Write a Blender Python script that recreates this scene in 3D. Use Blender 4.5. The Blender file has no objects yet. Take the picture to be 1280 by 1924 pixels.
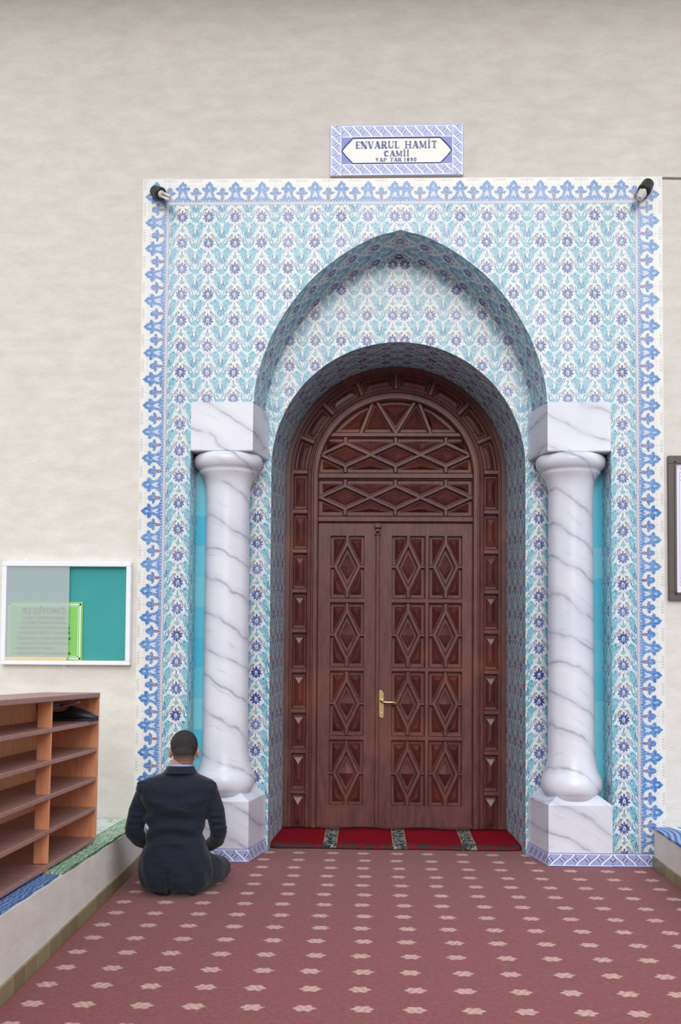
import bpy, bmesh, math, random
from mathutils import Vector, Matrix
random.seed(7)
PI = math.pi
S = bpy.context.scene
COL = S.collection

# ------------------------------------------------------------------ camera, world, sun, exposure
cd = bpy.data.cameras.new('camera'); cam = bpy.data.objects.new('camera', cd); COL.objects.link(cam)
cd.sensor_fit = 'VERTICAL'; cd.sensor_height = 36; cd.lens = 1900 / 1924 * 36
cd.shift_y = 158 / 1924; cd.clip_start = .05
YAW, PIT, ROL = math.radians(1.6), math.radians(2.4), math.radians(.4)
_f = Vector((-math.sin(YAW) * math.cos(PIT), math.cos(YAW) * math.cos(PIT), math.sin(PIT)))
_r = Vector((math.cos(YAW), math.sin(YAW), 0)); _u = _r.cross(_f)
_c, _s = math.cos(ROL), math.sin(ROL)
_r, _u = _r * _c + _u * _s, -_r * _s + _u * _c
cam.matrix_world = Matrix(((_r.x, _u.x, -_f.x, -.19), (_r.y, _u.y, -_f.y, -6.38), (_r.z, _u.z, -_f.z, 1.40), (0, 0, 0, 1)))
S.camera = cam

W = bpy.data.worlds.new('sky'); S.world = W; W.use_nodes = True
wn = W.node_tree.nodes; wl = W.node_tree.links
bg = wn['Background']; bg.inputs['Strength'].default_value = 1.0
tc = wn.new('ShaderNodeTexCoord'); sp = wn.new('ShaderNodeSeparateXYZ'); rp = wn.new('ShaderNodeValToRGB')
wl.new(tc.outputs['Generated'], sp.inputs[0]); wl.new(sp.outputs['Z'], rp.inputs[0])
rp.color_ramp.elements[0].position = 0; rp.color_ramp.elements[0].color = (.26, .25, .24, 1)
rp.color_ramp.elements[1].position = .06; rp.color_ramp.elements[1].color = (.32, .33, .35, 1)
e = rp.color_ramp.elements.new(.40); e.color = (1.0, 1.04, 1.12, 1)
e = rp.color_ramp.elements.new(.80); e.color = (1.70, 1.78, 1.92, 1)
# bright sky bands added at both sides to light the ledge faces
ab = wn.new('ShaderNodeMath'); ab.operation = 'ABSOLUTE'; wl.new(sp.outputs['X'], ab.inputs[0])
mr = wn.new('ShaderNodeMapRange'); wl.new(ab.outputs[0], mr.inputs[0]); mr.inputs[1].default_value = .92; mr.inputs[2].default_value = .99
mx = wn.new('ShaderNodeMix'); mx.data_type = 'RGBA'; wl.new(mr.outputs[0], mx.inputs[0]); wl.new(rp.outputs[0], mx.inputs[6]); mx.inputs[7].default_value = (1.6, 1.7, 1.85, 1)
wl.new(mx.outputs[2], bg.inputs['Color'])
sd = bpy.data.lights.new('overcast_sun', 'SUN'); sun = bpy.data.objects.new('overcast_sun', sd); COL.objects.link(sun)
sd.energy = 1.44; sd.angle = math.radians(30); sd.color = (1, .975, .94)
sun.rotation_euler = Vector((-.05, 1, -.40)).to_track_quat('-Z', 'Y').to_euler()
S.view_settings.view_transform = 'Standard'; S.view_settings.look = 'None'; S.view_settings.gamma = 1
S.view_settings.use_curve_mapping = False
S.view_settings.exposure = -0.06

# ------------------------------------------------------------------ node helpers
def lin(r, g, b):
    f = lambda c: (c / 255 / 12.92) if c <= 10.3 else ((c / 255 + .055) / 1.055) ** 2.4
    return (f(r), f(g), f(b), 1)

class N:
    """tiny expression builder on a material's node tree"""
    def __init__(s, name, rough=.6, spec=.5):
        s.m = bpy.data.materials.new(name); s.m.use_nodes = True
        s.t = s.m.node_tree; s.n = s.t.nodes; s.l = s.t.links
        s.b = s.n['Principled BSDF']; s.b.inputs['Roughness'].default_value = rough
        s.b.inputs['Specular IOR Level'].default_value = spec
    def put(s, sock, v):
        if isinstance(v, bpy.types.NodeSocket): s.l.new(v, sock)
        elif v is not None: sock.default_value = v
    def M(s, op, a, b=None, c=None, clamp=False):
        n = s.n.new('ShaderNodeMath'); n.operation = op; n.use_clamp = clamp
        s.put(n.inputs[0], a); s.put(n.inputs[1], b); s.put(n.inputs[2], c)
        return n.outputs[0]
    def tex(s, kind='Object'):
        return s.n.new('ShaderNodeTexCoord').outputs[kind]
    def xyz(s, v):
        n = s.n.new('ShaderNodeSeparateXYZ'); s.put(n.inputs[0], v); return n.outputs
    def vec(s, x, y, z=0.0):
        n = s.n.new('ShaderNodeCombineXYZ'); s.put(n.inputs[0], x); s.put(n.inputs[1], y); s.put(n.inputs[2], z); return n.outputs[0]
    def mapv(s, v, loc=(0, 0, 0), rot=0, scale=(1, 1, 1), kind='POINT'):
        n = s.n.new('ShaderNodeMapping'); n.vector_type = kind; s.put(n.inputs[0], v)
        n.inputs['Location'].default_value = loc; n.inputs['Rotation'].default_value = (0, 0, rot); n.inputs['Scale'].default_value = scale
        return n.outputs[0]
    def ell(s, v, cx, cy, rx, ry, rot=0, soft=6):
        """soft mask of a rotated ellipse"""
        m = s.mapv(v, (cx, cy, 0), rot, (rx, ry, 1), 'TEXTURE')
        n = s.n.new('ShaderNodeVectorMath'); n.operation = 'LENGTH'; s.put(n.inputs[0], m)
        return s.M('MULTIPLY_ADD', n.outputs['Value'], -soft, soft + .5, clamp=True)
    def mix(s, f, a, b, blend='MIX'):
        n = s.n.new('ShaderNodeMix'); n.data_type = 'RGBA'; n.blend_type = blend
        s.put(n.inputs[0], f); s.put(n.inputs[6], a); s.put(n.inputs[7], b); return n.outputs[2]
    def noise(s, v, scale=5, detail=4, rough=.5, dist=0, out=0):
        n = s.n.new('ShaderNodeTexNoise'); s.put(n.inputs['Vector'], v)
        n.inputs['Scale'].default_value = scale; n.inputs['Detail'].default_value = detail
        n.inputs['Roughness'].default_value = rough; n.inputs['Distortion'].default_value = dist
        return n.outputs[out]
    def white(s, v):
        n = s.n.new('ShaderNodeTexWhiteNoise'); n.noise_dimensions = '2D'; s.put(n.inputs['Vector'], v); return n.outputs[0]
    def ss(s, v, a, b, lo=0., hi=1.):
        n = s.n.new('ShaderNodeMapRange'); s.put(n.inputs[0], v)
        for i, q in enumerate((a, b, lo, hi)): n.inputs[i + 1].default_value = q
        n.clamp = True; return n.outputs[0]
    def bump(s, h, dist=.01, strength=1):
        n = s.n.new('ShaderNodeBump'); n.inputs['Strength'].default_value = strength; n.inputs['Distance'].default_value = dist
        s.put(n.inputs['Height'], h); s.l.new(n.outputs[0], s.b.inputs['Normal'])
    def base(s, c): s.put(s.b.inputs['Base Color'], c); return s
    def set(s, k, v): s.put(s.b.inputs[k], v); return s

def plain(name, rgb, rough=.6, metal=0, spec=.5, var=.0, vs=20):
    t = N(name, rough, spec); t.set('Metallic', metal)
    if var:
        f = t.noise(t.tex(), vs, 3)
        t.base(t.mix(f, lin(*[max(0, c * (1 - var)) for c in rgb]), lin(*[min(255, c * (1 + var)) for c in rgb])))
    else: t.base(lin(*rgb))
    return t.m

# ------------------------------------------------------------------ materials
MAT = {}
def m_plaster():
    t = N('plaster', .85, .25); o = t.tex()
    a = t.noise(t.mapv(o, scale=(1.3, 1.3, 3.2)), 4, 5, .6)
    b = t.noise(t.mapv(o, scale=(6, 6, 26)), 4, 4, .6)
    c = t.mix(t.ss(a, .3, .72), lin(216, 210, 201), lin(231, 227, 220))
    c = t.mix(t.M('MULTIPLY', t.ss(b, .5, .75), .30), c, lin(199, 192, 180))
    z = t.xyz(o)
    patch = t.M('MAXIMUM', t.ell(t.vec(z[0], z[2]), .59, 4.45, .125, .13, 0, 5), t.ell(t.vec(z[0], z[2]), 1.37, 4.51, .13, .10, 0, 5))
    patch = t.M('MULTIPLY', patch, t.ss(t.noise(o, 9, 3), .36, .6))
    c = t.mix(t.M('MULTIPLY', patch, .55), c, lin(232, 230, 222)); t.base(c)
    h = t.noise(t.mapv(o, scale=(12, 12, 30)), 5, 5, .65)
    t.bump(h, .010, .28); return t.m
MAT['plaster'] = m_plaster()

def m_field():
    """floral tiles: navy flower between turquoise leaves; UV is in tile units, flower centre on integers"""
    t = N('floral_tiles', .22, .5); uv = t.tex('UV'); q = t.xyz(uv)
    wob = t.noise(uv, 5, 2, .5, 0, 1)
    wx = t.xyz(wob)
    U = t.M('MULTIPLY_ADD', t.M('SUBTRACT', wx[0], .5), .07, q[0]); V = t.M('MULTIPLY_ADD', t.M('SUBTRACT', wx[1], .5), .07, q[1])
    iu = t.M('ROUND', U); iv = t.M('ROUND', V)
    u = t.M('SUBTRACT', U, iu); v = t.M('SUBTRACT', V, iv); au = t.M('ABSOLUTE', u)
    v2 = t.M('SUBTRACT', t.M('FRACT', V), .5)                 # centre half a tile lower / higher
    P = t.vec(au, v); Q = t.vec(t.M('SUBTRACT', .5, au), v2); R2 = t.vec(au, v2)
    rnd = t.white(t.vec(iu, iv)); iv2 = t.M('FLOOR', V)
    big = t.noise(uv, .8, 1)
    cream, pale = lin(232, 230, 222), lin(206, 222, 228)
    n1 = t.noise(uv, 7, 3, .6)
    c = t.mix(t.ss(n1, .4, .62), cream, pale)
    teal = t.mix(t.noise(uv, 6, 2), lin(74, 154, 174), lin(126, 194, 204))
    navy = t.mix(t.M('MULTIPLY', rnd, .6), lin(28, 42, 136), lin(84, 98, 176))
    dteal = lin(36, 138, 158); dblue = lin(30, 98, 170); brown = lin(104, 88, 78)
    # turquoise leaves round the tile edge
    c = t.mix(t.M('MULTIPLY', t.ell(Q, 0, .04, .34, .50, 0, 2), .5), c, lin(176, 214, 224))
    k = t.M('MAXIMUM', t.ell(Q, .14, .03, .14, .29, -.30, 5), t.ell(Q, 0, -.18, .17, .16, 0, 4))
    c = t.mix(k, c, teal)
    c = t.mix(t.ell(Q, .0, .40, .15, .12, 0, 4), c, teal)
    c = t.mix(t.ell(Q, 0, .06, .055, .16, 0, 4), c, lin(238, 240, 234))
    c = t.mix(t.ell(Q, 0, .12, .028, .06, 0, 3), c, lin(220, 150, 130))
    c = t.mix(t.ell(Q, .075, -.10, .022, .17, .22, 3), c, dblue)
    c = t.mix(t.ell(Q, .018, -.22, .02, .10, .1, 3), c, dblue)
    c = t.mix(t.ell(Q, .10, -.40, .018, .15, -.38, 3), c, dteal)
    c = t.mix(t.ell(Q, .19, -.36, .014, .12, -.32, 3), c, dblue)
    # roof-shaped brown leaves
    c = t.mix(t.ell(P, .165, .22, .150, .058, -1.02, 4), c, brown)
    c = t.mix(t.ell(P, .145, .26, .05, .018, -1.02, 3), c, lin(186, 128, 100))
    c = t.mix(t.ell(P, .30, .03, .16, .034, -1.15, 3), c, dteal)
    c = t.mix(t.ell(P, .36, -.06, .05, .03, -1.1, 3), c, lin(66, 150, 190))
    # stems under the flower
    c = t.mix(t.ell(P, .10, -.30, .15, .016, -1.0, 3), c, lin(48, 62, 140))
    c = t.mix(t.ell(P, .16, -.28, .11, .015, -1.15, 3), c, lin(52, 72, 150))
    c = t.mix(t.ell(R2, .0, .10, .02, .12, .0, 3), c, lin(86, 120, 150))
    # small teal buds
    c = t.mix(t.ell(P, .275, -.25, .085, .065), c, lin(96, 188, 205))
    c = t.mix(t.ell(P, .275, -.25, .035, .035, 0, 3), c, lin(44, 110, 178))
    c = t.mix(t.ell(R2, 0, -.03, .085, .075), c, lin(116, 174, 186))
    # spiky navy flower
    p = t.xyz(P)
    ang = t.M('ARCTAN2', t.M('ADD', v, -.01), u); rr = t.M('SQRT', t.M('ADD', t.M('MULTIPLY', u, u), t.M('MULTIPLY', v, v)))
    rad = t.M('MULTIPLY_ADD', t.M('ABSOLUTE', t.M('SINE', t.M('MULTIPLY', ang, 5.0))), .070, .165)
    f = t.M('MULTIPLY', t.M('SUBTRACT', rad, rr), 30, clamp=True)
    c = t.mix(t.M('MULTIPLY', t.ell(P, 0, 0, .30, .30, 0, 3), .5), c, lin(226, 230, 236))
    c = t.mix(f, c, navy)
    c = t.mix(t.ell(P, 0, .20, .035, .07, 0, 3), c, navy)
    c = t.mix(t.ell(P, 0, .0, .052, .085, 0, 3), c, lin(206, 222, 205))
    c = t.mix(t.ell(P, 0, -.02, .02, .05, 0, 2), c, lin(80, 110, 150))
    c = t.mix(t.ell(P, .05, -.10, .03, .02, .6, 3), c, lin(70, 140, 170))
    # glaze speckle, fading from tile to tile, grout
    n2 = t.noise(t.mapv(uv, rot=.6, scale=(30, 11, 1)), 1, 2)
    c = t.mix(t.M('MULTIPLY', t.ss(n2, .54, .68), .50), c, lin(246, 246, 242))
    c = t.mix(t.M('MULTIPLY', t.ss(n2, .47, .34), .58), c, lin(60, 90, 120))
    c = t.mix(t.M('MULTIPLY', rnd, .14), c, lin(226, 230, 238))
    gu = t.M('ABSOLUTE', t.M('SUBTRACT', t.M('FRACT', q[0]), .5)); gv = t.M('ABSOLUTE', t.M('SUBTRACT', t.M('FRACT', q[1]), .5))
    g = t.M('MAXIMUM', t.ss(gu, .012, .006), t.ss(gv, .012, .006))
    c = t.mix(t.M('MULTIPLY', g, .55), c, lin(176, 186, 188))
    t.base(c); t.bump(g, .002, -.4)
    return t.m
MAT['field'] = m_field()

def m_border():
    """trefoil border; UV x = along (period 1), y = 0 inner .. 1 outer"""
    t = N('trefoil_border_tiles', .22, .5); uv = t.tex('UV'); q = t.xyz(uv)
    wx = t.xyz(t.noise(uv, 6, 2, .5, 0, 1))
    a = t.M('MULTIPLY_ADD', t.M('SUBTRACT', wx[0], .5), .07, q[0]); y = t.M('MULTIPLY_ADD', t.M('SUBTRACT', wx[1], .5), .05, q[1])
    i = t.M('ROUND', a); s = t.M('ABSOLUTE', t.M('SUBTRACT', a, i)); r = t.M('SUBTRACT', .5, s)
    P = t.vec(s, y); Q = t.vec(r, y)
    blue = t.mix(t.ss(t.noise(uv, 9, 3), .35, .65), lin(22, 88, 162), lin(80, 146, 204))
    blue = t.mix(t.M('MULTIPLY', t.white(t.vec(i, 0.0)), .30), blue, lin(150, 184, 222))
    white = lin(230, 229, 224)
    c = white
    k = t.ss(y, .60, .56)
    c = t.mix(k, c, blue)
    c = t.mix(t.ell(Q, 0, .47, .335, .285, 0, 10), c, white)
    c = t.mix(t.M('MULTIPLY', t.ss(r, .33, .36), t.ss(y, .52, .56)), c, blue) if False else c
    head = t.M('MAXIMUM', t.ell(P, 0, .70, .15, .155, 0, 5), t.ell(P, .16, .60, .12, .080, .3, 5))
    c = t.mix(t.M('MULTIPLY', t.ss(y, .50, .54), t.ss(s, .20, .26)), c, white)
    c = t.mix(head, c, blue)
    c = t.mix(t.M('MULTIPLY', t.ell(P, 0, .84, .05, .06, 0, 5), 1.0), c, blue)
    tre = t.M('MAXIMUM', t.ell(Q, 0, .53, .115, .135, 0, 5), t.ell(Q, .125, .44, .105, .060, .25, 5))
    c = t.mix(tre, c, t.mix(.35, blue, lin(74, 104, 176)))
    c = t.mix(t.M('MULTIPLY', t.ss(r, .075, .05), t.ss(y, .42, .38)), c, t.mix(t.noise(uv, 20, 2), lin(110, 100, 150), lin(150, 120, 130)))
    c = t.mix(t.ell(P, .025, .40, .045, .13, .35, 3), c, lin(206, 208, 226))
    c = t.mix(t.ell(P, .0, .70, .035, .08, .4, 3), c, lin(170, 196, 228))
    c = t.mix(t.M('MULTIPLY', t.ss(t.noise(uv, 22, 2), .52, .6), t.M('MULTIPLY', t.ss(y, .62, .58), .5)), c, lin(200, 212, 232))
    c = t.mix(t.ss(y, .20, .17), c, t.mix(t.ss(t.M('SINE', t.M('MULTIPLY', s, 60.)), -.2, .3), blue, lin(170, 190, 228)))
    # grey script strokes near the outer edge
    sc = t.M('MULTIPLY', t.ss(t.M('SINE', t.M('ADD', t.M('MULTIPLY', q[0], 62.), t.M('MULTIPLY', q[1], 40.))), .35, .8), t.M('MULTIPLY', t.ss(y, .86, .89), t.ss(y, .99, .95)))
    c = t.mix(t.M('MULTIPLY', t.M('MULTIPLY', sc, t.ss(s, .22, .3)), .75), c, lin(140, 130, 140))
    # rope line on the inner edge
    rope = t.ss(t.M('SINE', t.M('ADD', t.M('MULTIPLY', q[0], 75.), t.M('MULTIPLY', q[1], 60.))), -.3, .3)
    rc = t.mix(rope, lin(236, 230, 228), lin(178, 160, 176))
    rc = t.mix(t.ss(q[1], .105, .115), rc, lin(150, 165, 180)); rc = t.mix(t.ss(q[1], .035, .02), rc, lin(150, 165, 180))
    c = t.mix(t.ss(q[1], .135, .12), c, rc)
    n2 = t.noise(t.mapv(uv, rot=.6, scale=(34, 14, 1)), 1, 2)
    c = t.mix(t.M('MULTIPLY', t.ss(n2, .58, .74), .35), c, lin(236, 236, 232))
    c = t.mix(t.M('MULTIPLY', t.M('MULTIPLY', t.ss(n2, .46, .34), .45), t.ss(y, .80, .74)), c, lin(40, 84, 140))
    g = t.ss(t.M('ABSOLUTE', t.M('SUBTRACT', t.M('FRACT', t.M('MULTIPLY', q[0], .5)), .25)), .006, .003)
    c = t.mix(t.M('MULTIPLY', g, .5), c, lin(170, 175, 185))
    t.base(c); return t.m
MAT['border'] = m_border()

def m_braid():
    """blue and white interlace band; UV x along (period 1), y across 0..1"""
    t = N('braided_border_tiles', .25, .5); uv = t.tex('UV'); q = t.xyz(uv)
    ph = t.M('MULTIPLY', q[0], 2 * PI); sn = t.M('SINE', ph)
    bgc = t.mix(t.noise(uv, 9, 2), lin(110, 124, 196), lin(178, 188, 230))
    sy = t.M('SINE', t.M('MULTIPLY', t.M('SUBTRACT', q[1], .5), PI))
    f1 = t.M('ABSOLUTE', t.M('SUBTRACT', t.M('FRACT', t.M('MULTIPLY_ADD', sy, .42, q[0])), .5))
    f2 = t.M('ABSOLUTE', t.M('SUBTRACT', t.M('FRACT', t.M('ADD', t.M('MULTIPLY_ADD', sy, -.30, q[0]), .5)), .5))
    c = t.mix(t.ell(t.vec(t.M('SUBTRACT', t.M('FRACT', t.M('ADD', q[0], .5)), .5), q[1]), 0, .5, .24, .17, .5, 4), bgc, lin(50, 60, 156))
    c = t.mix(t.M('MULTIPLY', t.ss(f2, .10, .06), .8), c, lin(214, 220, 240))
    c = t.mix(t.M('MULTIPLY', t.ss(t.noise(uv, 16, 2), .5, .6), .6), c, lin(222, 226, 242)); c = t.mix(t.ss(f1, .19, .15), c, lin(66, 80, 170)); c = t.mix(t.ss(f1, .13, .09), c, lin(236, 238, 247))
    e = t.M('MINIMUM', q[1], t.M('SUBTRACT', 1, q[1]))
    c = t.mix(t.ss(e, .12, .10), c, lin(224, 230, 244)); c = t.mix(t.ss(e, .05, .035), c, lin(86, 104, 190))
    t.base(c); return t.m
MAT['braid'] = m_braid()

def m_cyan():
    t = N('turquoise_glazed_tiles', .12, .6); o = t.tex(); z = t.xyz(o)
    k = t.M('DIVIDE', z[2], .2); i = t.M('FLOOR', k); f = t.M('FRACT', k)
    r = t.white(t.vec(i, t.M('SIGN', z[0])))
    c = t.mix(r, lin(80, 206, 236), lin(150, 230, 244))
    c = t.mix(t.M('MULTIPLY', t.noise(o, 9, 2), .4), c, lin(96, 204, 230))
    c = t.mix(t.M('MULTIPLY', t.ss(f, .03, .015), .7), c, lin(150, 206, 216)); t.base(c); return t.m
MAT['cyan'] = m_cyan()

def m_marble():
    t = N('white_marble', .30, .5); o = t.tex(); z = t.xyz(o)
    d = t.M('ADD', z[2], t.M('MULTIPLY', z[0], .62)); d = t.M('ADD', d, t.M('MULTIPLY', z[1], .25))
    n = t.noise(t.mapv(o, scale=(1.5, 1.5, 1.2)), 1.5, 4, .5); n2 = t.noise(o, 9, 3)
    def vein(freq, warp, sharp, off=0):
        a = t.M('MULTIPLY_ADD', d, freq, t.M('MULTIPLY_ADD', n, warp, off))
        w = t.M('ABSOLUTE', t.M('SUBTRACT', t.M('FRACT', a), .5))
        return t.ss(w, sharp, 0.0)
    c = t.mix(t.ss(n, .35, .65), lin(228, 229, 236), lin(214, 216, 227))
    v1 = t.M('MULTIPLY', vein(4.6, 1.5, .065), t.ss(n2, .32, .6))
    v2 = t.M('MULTIPLY', vein(8.3, 2.6, .10, .3), t.ss(n2, .5, .7))
    v3 = t.M('MULTIPLY', vein(4.6, 1.5, .24), .34)
    c = t.mix(v3, c, lin(176, 178, 192)); c = t.mix(t.M('MULTIPLY', v1, .72), c, lin(138, 140, 154)); c = t.mix(t.M('MULTIPLY', v2, .4), c, lin(160, 163, 176))
    t.base(c); return t.m
MAT['marble'] = m_marble()

def m_wood(name, dark, mid, light, rough=.38, sx=(7, 7, 1.2), spec=.5):
    t = N(name, rough, spec); o = t.tex()
    g = t.noise(t.mapv(o, scale=sx), 5, 5, .6, .6)
    a = t.noise(o, 2.3, 3, .6)
    c = t.mix(t.ss(g, .3, .7), lin(*dark), lin(*mid)); c = t.mix(t.M('MULTIPLY', t.ss(a, .5, .72), .55), c, lin(*light))
    t.base(c); t.bump(g, .002, .25)
    if spec > .6: t.set('Coat Weight', .8); t.set('Coat Roughness', .16)
    return t.m
MAT['wood'] = m_wood('mahogany_stained_wood', (76, 40, 40), (108, 60, 56), (132, 74, 56), .42, spec=.4)
MAT['wood_in'] = m_wood('mahogany_carved_wood', (74, 36, 34), (104, 52, 46), (134, 66, 46), .24, spec=.9)
MAT['rack'] = m_wood('orange_brown_veneer', (214, 138, 98), (238, 164, 120), (242, 168, 122), .5, (9, 9, 1.4))
MAT['rack_edge'] = m_wood('red_brown_shelf_board', (150, 110, 100), (176, 134, 124), (168, 124, 112), .45, (1, 9, 9))

def m_carpet():
    t = N('red_motif_carpet', .95, .1); o = t.tex(); z = t.xyz(o)
    wob = t.xyz(t.noise(o, 60, 2, .5, 0, 1))
    row = t.M('DIVIDE', t.M('ADD', z[1], .145), .2135); ir = t.M('ROUND', row)
    X = t.M('DIVIDE', z[0], .21); ix = t.M('ROUND', X)
    lx = t.M('MULTIPLY', t.M('SUBTRACT', X, ix), .21); ly = t.M('MULTIPLY', t.M('SUBTRACT', row, ir), .2135)
    par = t.M('PINGPONG', t.M('ADD', ir, ix), 1.0)
    lx = t.M('ADD', lx, t.M('MULTIPLY_ADD', par, .012, -.006))
    lx = t.M('ADD', lx, t.M('MULTIPLY_ADD', wob[0], .014, -.007)); ly = t.M('ADD', ly, t.M('MULTIPLY_ADD', wob[1], .012, -.006))
    L = t.vec(lx, ly)
    ex = t.M('DIVIDE', lx, .050); ey = t.M('DIVIDE', ly, .040); an = t.M('ARCTAN2', ey, ex)
    rr = t.M('SQRT', t.M('ADD', t.M('MULTIPLY', ex, ex), t.M('MULTIPLY', ey, ey)))
    lim = t.M('MULTIPLY_ADD', t.M('COSINE', t.M('MULTIPLY', an, 6.)), .11, .90)
    k = t.M('MULTIPLY', t.M('SUBTRACT', lim, rr), 5., clamp=True)
    gp = t.M('ABSOLUTE', t.M('SUBTRACT', t.M('FRACT', t.M('ADD', t.M('DIVIDE', t.M('MULTIPLY_ADD', ly, t.M('MULTIPLY_ADD', par, 1.0, -.5), lx), .031), 0.0)), .5))
    k = t.M('MULTIPLY', k, t.ss(gp, .02, .12, .5, 1.))
    f = t.noise(t.mapv(o, scale=(1, .6, 1)), 55, 3, .7); g = t.noise(o, 6, 3)
    c = t.mix(t.ss(f, .35, .65), lin(118, 54, 60), lin(130, 70, 70))
    c = t.mix(t.M('MULTIPLY', t.ss(t.noise(o, 26, 2), .52, .68), .4), c, lin(122, 84, 67))
    c = t.mix(t.M('MULTIPLY', t.ss(g, .4, .7), .35), c, lin(136, 58, 75))
    c = t.mix(t.M('MULTIPLY', k, t.ss(f, .25, .6, .55, .95)), c, lin(198, 162, 148))
    t.base(c); t.bump(f, .004, .5); t.set('Sheen Weight', .15); return t.m
MAT['carpet'] = m_carpet()

def m_rug():
    t = N('crimson_rug_with_dark_stripes', .95, .1); o = t.tex(); z = t.xyz(o)
    f = t.noise(o, 70, 3, .6)
    c = t.mix(f, lin(104, 8, 22), lin(146, 18, 36))
    x = t.M('ABSOLUTE', t.M('SUBTRACT', t.M('FRACT', t.M('ADD', t.M('DIVIDE', t.M('SUBTRACT', z[0], .025), .464), .5)), .5))
    s = t.ss(x, .098, .090)
    pat = t.ss(t.noise(t.mapv(o, scale=(1, 1, 1)), 42, 2, .5, 1.5), .46, .56)
    sc = t.mix(pat, lin(34, 38, 40), lin(150, 158, 148))
    sc = t.mix(t.ss(t.M('ABSOLUTE', t.M('SUBTRACT', x, .094)), .008, .005), sc, lin(176, 130, 96))
    s = t.M('MAXIMUM', s, t.ss(t.M('ABSOLUTE', t.M('SUBTRACT', x, .094)), .008, .005))
    s = t.M('MULTIPLY', s, t.ss(t.M('ABSOLUTE', z[0]), .62, .6))
    c = t.mix(s, c, sc)
    e = t.M('MULTIPLY', t.ss(z[1], .475, .465), t.ss(t.noise(o, 34, 2, .5, 1), .40, .55))
    c = t.mix(e, c, lin(58, 52, 54)); t.base(c); t.bump(f, .004, .5); return t.m
MAT['rug'] = m_rug()

def m_mat(name, a, b, accent, sy=60.):
    t = N(name, .95, .1); o = t.tex(); z = t.xyz(o)
    w = t.ss(t.M('SINE', t.M('MULTIPLY_ADD', z[0], 320., t.M('MULTIPLY', t.noise(o, 14, 2), 14.))), -.4, .4)
    c = t.mix(w, lin(*a), lin(*b)); c = t.mix(t.ss(t.noise(t.mapv(o, scale=(1, 1, 1)), 24, 3, .6, 1.), .52, .6), c, lin(*accent))
    t.base(c); t.bump(t.noise(o, 90, 2), .004, .6); return t.m
MAT['mat_green'] = m_mat('green_woven_mat', (112, 150, 122), (160, 192, 160), (196, 212, 194))
MAT['mat_blue'] = m_mat('blue_woven_mat', (78, 104, 154), (134, 162, 200), (96, 124, 174))
MAT['mat_lace'] = m_mat('pale_lace_mat', (206, 216, 204), (224, 230, 220), (150, 176, 156))
MAT['fringe'] = m_mat('dark_green_mat_edge', (60, 84, 66), (96, 124, 96), (70, 90, 80))

def m_bluerug():
    t = N('blue_patterned_rug', .9, .1); o = t.tex(); z = t.xyz(o)
    n = t.noise(o, 3, 2); d = t.M('ADD', t.M('MULTIPLY_ADD', t.M('SINE', t.M('MULTIPLY', z[1], 9.)), .03, z[0]), t.M('MULTIPLY', n, .03))
    w = t.ss(t.M('SINE', t.M('MULTIPLY', d, 180.)), -.3, .3)
    edge = t.mix(w, lin(84, 116, 170), lin(150, 170, 200))
    mid = t.mix(t.ss(t.noise(o, 17, 3, .6, 1), .42, .56), lin(66, 100, 168), lin(120, 150, 196))
    line = t.ss(t.M('ABSOLUTE', t.M('SUBTRACT', d, 1.715)), .018, .012)
    c = t.mix(t.ss(d, 1.70, 1.72), edge, mid); c = t.mix(line, c, lin(232, 236, 238))
    c = t.mix(t.ss(t.M('ABSOLUTE', t.M('SUBTRACT', t.M('ADD', d, t.M('MULTIPLY', z[1], .35)), 1.83)), .022, .014), c, lin(236, 236, 228))
    t.base(c); return t.m
MAT['bluerug'] = m_bluerug()

def m_skirt():
    t = N('olive_skirting_tiles', .35, .5); o = t.tex(); z = t.xyz(o)
    k = t.M('DIVIDE', z[1], .15); f = t.M('FRACT', k); r = t.white(t.vec(t.M('FLOOR', k), 0.0))
    c = t.mix(r, lin(126, 117, 82), lin(156, 148, 106)); c = t.mix(t.M('MULTIPLY', t.noise(t.mapv(o, scale=(1, 8, 1)), 6, 3), .4), c, lin(110, 100, 70))
    c = t.mix(t.ss(f, .03, .015), c, lin(196, 190, 150)); t.base(c); return t.m
MAT['skirt'] = m_skirt()

def m_suit():
    t = N('navy_suit_wool', .85, .25); o = t.tex(); z = t.xyz(o)
    st = t.ss(t.M('SINE', t.M('MULTIPLY', z[0], 900.)), .6, 1)
    c = t.mix(t.M('MULTIPLY', st, .25), lin(24, 29, 42), lin(44, 52, 70)); t.base(c)
    h = t.noise(t.mapv(o, rot=.5, scale=(3, 3, 6)), 2.0, 2, .45, 1.0)
    h2 = t.noise(o, 240, 2)
    t.bump(t.M('ADD', t.M('MULTIPLY', h, 1.0), t.M('MULTIPLY', h2, .02)), .03, .6); t.set('Sheen Weight', .12); return t.m
MAT['suit'] = m_suit()

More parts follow.
